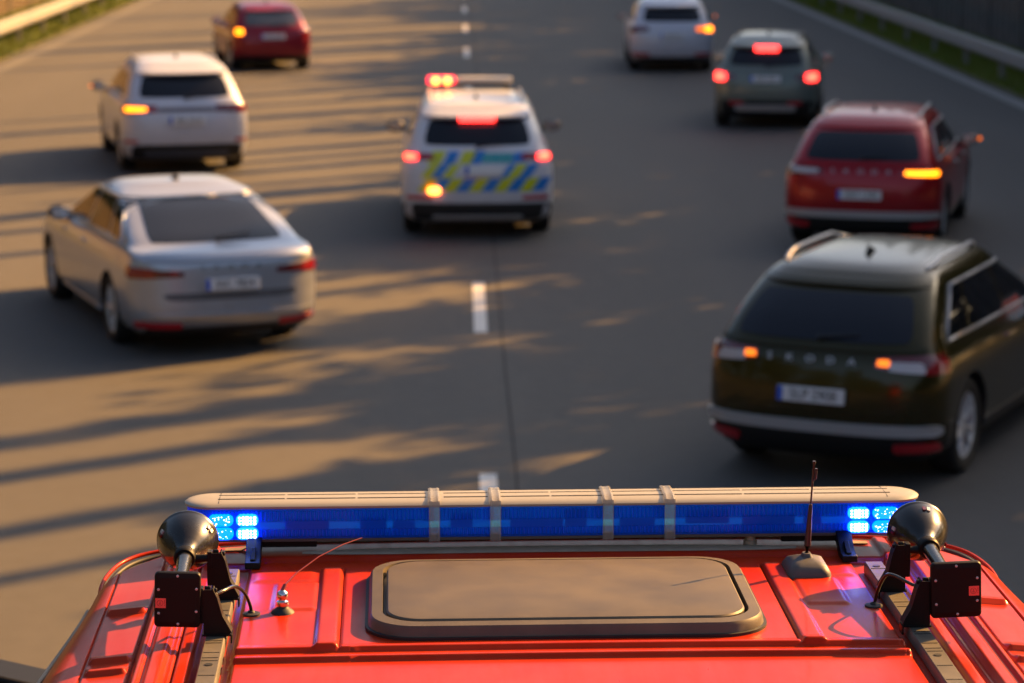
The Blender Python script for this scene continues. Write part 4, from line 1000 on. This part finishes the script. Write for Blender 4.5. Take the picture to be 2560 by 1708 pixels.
mb.tube([b0 + lean * .93, b0 + lean * 1.01], [.0034, .0034], 8); mb.build('antenna_rod', mat('antenna_black', (.035, .012, .014), .4, 0, .3), an, 60)
# round metal stud on the front cap
mb = MB(); mb.lathe([(.016, 0), (.0155, .014), (.0125, .016), (.012, .030), (.006, .033), (.0001, .033)], 20, Matrix.Translation((.458, .678, ZR + .008)) @ Matrix.Rotation(R(90), 4, 'X')); mb.build('roof_stud', mat('weathered_metal', (.32, .27, .2), .5, .4), van, 50)

# ------------------------------------------------------------------ light bar
U0, U1, VB0, VB1, WB0, WB1 = -.825, .847, .655, .785, .040, .122
bar_c = (U0 + U1) / 2; yawb = R(.5)
def bar_out(inset, v_in=0, r=.0635): return rrect(U0 + inset, U1 - inset, VB0 + inset + v_in, VB1 - inset - v_in, r - inset, 10)
mb = MB(); L2 = [[(x, y, ZR + z) for x, y in bar_out(d)] for d, z in ((.02, WB0 - .006), (.004, WB0 - .005), (.002, WB0 + .001), (.012, WB0 + .002), (.02, WB0 + .004))]
loops(mb, L2); lbar = mb.build('light_bar', mat('bar_base_grey', (.16, .155, .15), .45, .3), van, 30)
# blue lens, split by straps into sections; ribs moulded in its upper and lower bands
straps = [-.262, -.124, .131, .271]
def lens_part(u0, u1):
    mb = MB(); n = max(6, int((u1 - u0) / .0022)); g = []
    zt = ZR + WB1 - .0105; zb = ZR + WB0 + .002
    for i in range(n + 1):
        u = u0 + (u1 - u0) * i / n; rb = .0020 * (1 if i % 4 < 2 else -1)
        v = VB0 + .0035
        g.append([(u, v, zb), (u, v, zb + .004), (u, v + rb, zb + .005), (u, v + rb, zb + .020), (u, v, zb + .021), (u, v, zt - .029), (u, v + rb, zt - .028), (u, v + rb, zt - .006), (u, v, zt - .005), (u, v, zt)])
    mb.grid(g); nv = len(g[0]) - 1
    for q in range(len(mb.f)):
        i_, j_ = divmod(q, nv)
        if i_ % 4 < 2 and j_ in (2, 6): mb.m[q] = 1
    mb.build('lens', [V_BLUE, V_BLUER], lbar, 25)
edges = [U0 + .0635] + straps + [U1 - .0635]
for i in range(5): lens_part(edges[i] + (.011 if i else 0), edges[i + 1] - (.011 if i < 4 else 0))
ol = bar_out(.0035); n_ = len(ol)
# lens round both ends and along the front
for sd in (-1, 1):
    arc = [p for p in ol if (p[0] > U1 - .0645 if sd > 0 else p[0] < U0 + .0645)]
    arc.sort(key=lambda p: math.atan2(p[1] - (VB0 + VB1) / 2, (p[0] - (U1 - .0635 if sd > 0 else U0 + .0635)) * sd))
    mb = MB(); mb.grid([[(x, y, ZR + z) for z in (WB0 + .002, WB0 + .02, WB1 - .04, WB1 - .0105)] for x, y in arc]); mb.build('end_lens', V_BLUE, lbar, 40)
mb = MB(); mb.grid([[(U0 + .0635 + (U1 - U0 - .127) * i / 30, VB1 - .0035, ZR + z) for z in (WB0 + .002, WB1 - .0105)] for i in range(31)]); mb.build('front_lens', V_BLUEF, lbar, 40)
# cover: cream top with a grey lip, three planks divided by dark joints
mb = MB(); L2 = [[(x, y, ZR + z - .02 * max(0, y - (VB0 + .03))) for x, y in bar_out(d)] for d, z in ((.004, WB1 - .011), (-.001, WB1 - .010), (-.002, WB1 - .005), (.003, WB1 - .0015), (.013, WB1 + .0015), (.03, WB1 + .003), (.055, WB1 + .004))]
loops(mb, L2); cover = mb.build('bar_cover', V_CREAM, lbar, 30)
def top_z(y): return ZR + WB1 + .0028 - .02 * max(0, y - (VB0 + .03))
for y in (VB0 + .042, VB0 + .082):
    mb = MB()
    for a_, b_ in [(-.75, -.60), (-.595, -.44), (-.435, -.28), (-.24, -.14), (-.11, .0), (.005, .12), (.145, .26), (.285, .44), (.445, .60), (.605, .78)]:
        mb.box(((a_ + b_) / 2, y, top_z(y) + .0008), (b_ - a_, .0045, .0018))
    mb.build('cover_joint', V_RUB, cover, 30)['kind'] = 'stuff'
for sd, u in ((-1, U0 + .078), (1, U1 - .078)):
    mb = MB(); mb.tube([(u - sd * .0, VB0 + .012, ZR + WB1 + .0012), (u, VB0 + .05, top_z(VB0 + .05) + .0006), (u, VB1 - .015, top_z(VB1 - .015) - .0006)], .0012, 6); mb.build('cap_joint', V_RUB, cover, 60)
# transparent straps
for u in straps:
    mb = MB(); g = []
    path = [(VB0 - .004, WB0 - .006), (VB0 - .005, WB0 + .03), (VB0 - .006, WB1 - .012), (VB0 - .001, WB1 + .002), (VB0 + .014, WB1 + .007), (VB0 + .045, WB1 + .008), (VB0 + .09, WB1 + .007), (VB1 - .012, WB1 + .005), (VB1 + .004, WB1 - .008), (VB1 + .005, WB0)]
    for v, z in path:
        g.append([(u + a_, v - (d_ if z < WB1 - .01 and v < .7 else 0), ZR + z + (d_ if not (z < WB1 - .01) else 0)) for a_, d_ in ((-.0125, -.004), (-.0125, .001), (-.008, .0025), (-.004, .0012), (.004, .0012), (.008, .0025), (.0125, .001), (.0125, -.004))])
    mb.grid(g); mb.build('strap', V_CLEAR, lbar, 30)
# inside: reflectors, over a white floor added to scatter light into the lens
mb = MB(); mb.box((bar_c, .722, ZR + .047), (1.52, .11, .004)); mb.build('scatter_tray', mat('scatter_white', (.85, .87, .9), .4), lbar, 30)
for u, w_ in ((-.55, .10), (-.40, .06), (-.33, .05), (-.2, .05), (-.03, .12), (.06, .05), (.2, .08), (.36, .10), (.50, .12), (.60, .04)):
    mb = MB(); mb.box((u, .682 + .006 * math.sin(u * 40), ZR + .068 + .008 * math.sin(u * 23)), (w_, .02, .026 + .016 * abs(math.sin(u * 17)))); mb.build('reflector', V_INNER, lbar, 30, .004)
# lit blue modules: two pairs of pills each side
def pill(w_, h_, y): 
    return [(x, y, z) for x, z in [(p[0], p[1]) for p in rrect(-w_ / 2, w_ / 2, -h_ / 2, h_ / 2, h_ * .47, 6)]]
for cu, cz, w_, core in [(-.683, .0865, .050, 1), (-.683, .0555, .050, 1), (-.742, .0865, .056, 0), (-.742, .0555, .056, 0), (.702, .0920 - .0045, .050, 1), (.702, .0555, .050, 1), (.764, .0875, .060, 0), (.764, .0555, .060, 0)]:
    mb = MB(); y0 = VB0 - .001
    loops(mb, [[(x + cu, y + y0, z + ZR + cz) for x, y, z in pill(w_ * k, .0275 * k, dy)] for k, dy in ((1, .012), (1, .0), (.93, -.002), (.7, -.0035))])
    led = mb.build('led_module', V_LEDB if core else V_LED, lbar, 60)
    mb = MB(); g_ = random.Random(int(cu * 1000 + cz * 100))
    if core:
        for ix in range(5):
            for iz in range(3):
                x = (ix - 2) * w_ * .17; z = (iz - 1) * .0068; r_ = .0027 + .0007 * ((ix * 7 + iz * 3) % 3)
                mb.add([(cu + x + r_ * math.cos(t) * 1.1, y0 - .0042, ZR + cz + z + r_ * math.sin(t)) for t in (2 * math.pi * k / 8 for k in range(8))], [tuple(range(8))])
    else:
        for k_ in range(22):
            x = g_.uniform(-.42, .42) * w_; z = g_.uniform(-.40, .40) * .026; r_ = g_.uniform(.0006, .0019)
            mb.add([(cu + x + r_ * math.cos(t), y0 - .0042, ZR + cz + z + r_ * math.sin(t)) for t in (2 * math.pi * k / 6 for k in range(6))], [tuple(range(6))])
    mb.build('led_core', V_LEDW, led, 0)['kind'] = 'stuff'
# feet
for sd in (-1, 1):
    mb = MB(); u = sd * .668
    Mx = Matrix.Translation((u - .017, 0, 0)) @ Matrix.Rotation(R(-90), 4, 'Z')          # profile runs along v, width along u
    mb.prism([(-v, z + ZR) for v, z in ((.560, -.002), (.625, -.002), (.64, .012), (.70, WB0 - .010), (.70, WB0 + .006), (.652, WB0 + .006), (.615, .022), (.60, .016), (.590, .014), (.562, .012))], .034, Matrix.Translation((u - .017, 0, 0)) @ Matrix(((0, 1, 0, 0), (-1, 0, 0, 0), (0, 0, 1, 0), (0, 0, 0, 1))))
    mb.box((u - sd * .06, .70, ZR + WB0 - .014), (.16, .06, .014))
    mb.prism([(-v, z + ZR) for v, z in ((.575, .0125), (.605, .017), (.625, .030), (.618, .034), (.598, .024), (.575, .016))], .012, Matrix.Translation((u - .006, 0, 0)) @ Matrix(((0, 1, 0, 0), (-1, 0, 0, 0), (0, 0, 1, 0), (0, 0, 0, 1))))
    mb.build('bar_foot', V_BLACK, lbar, 35, .002)
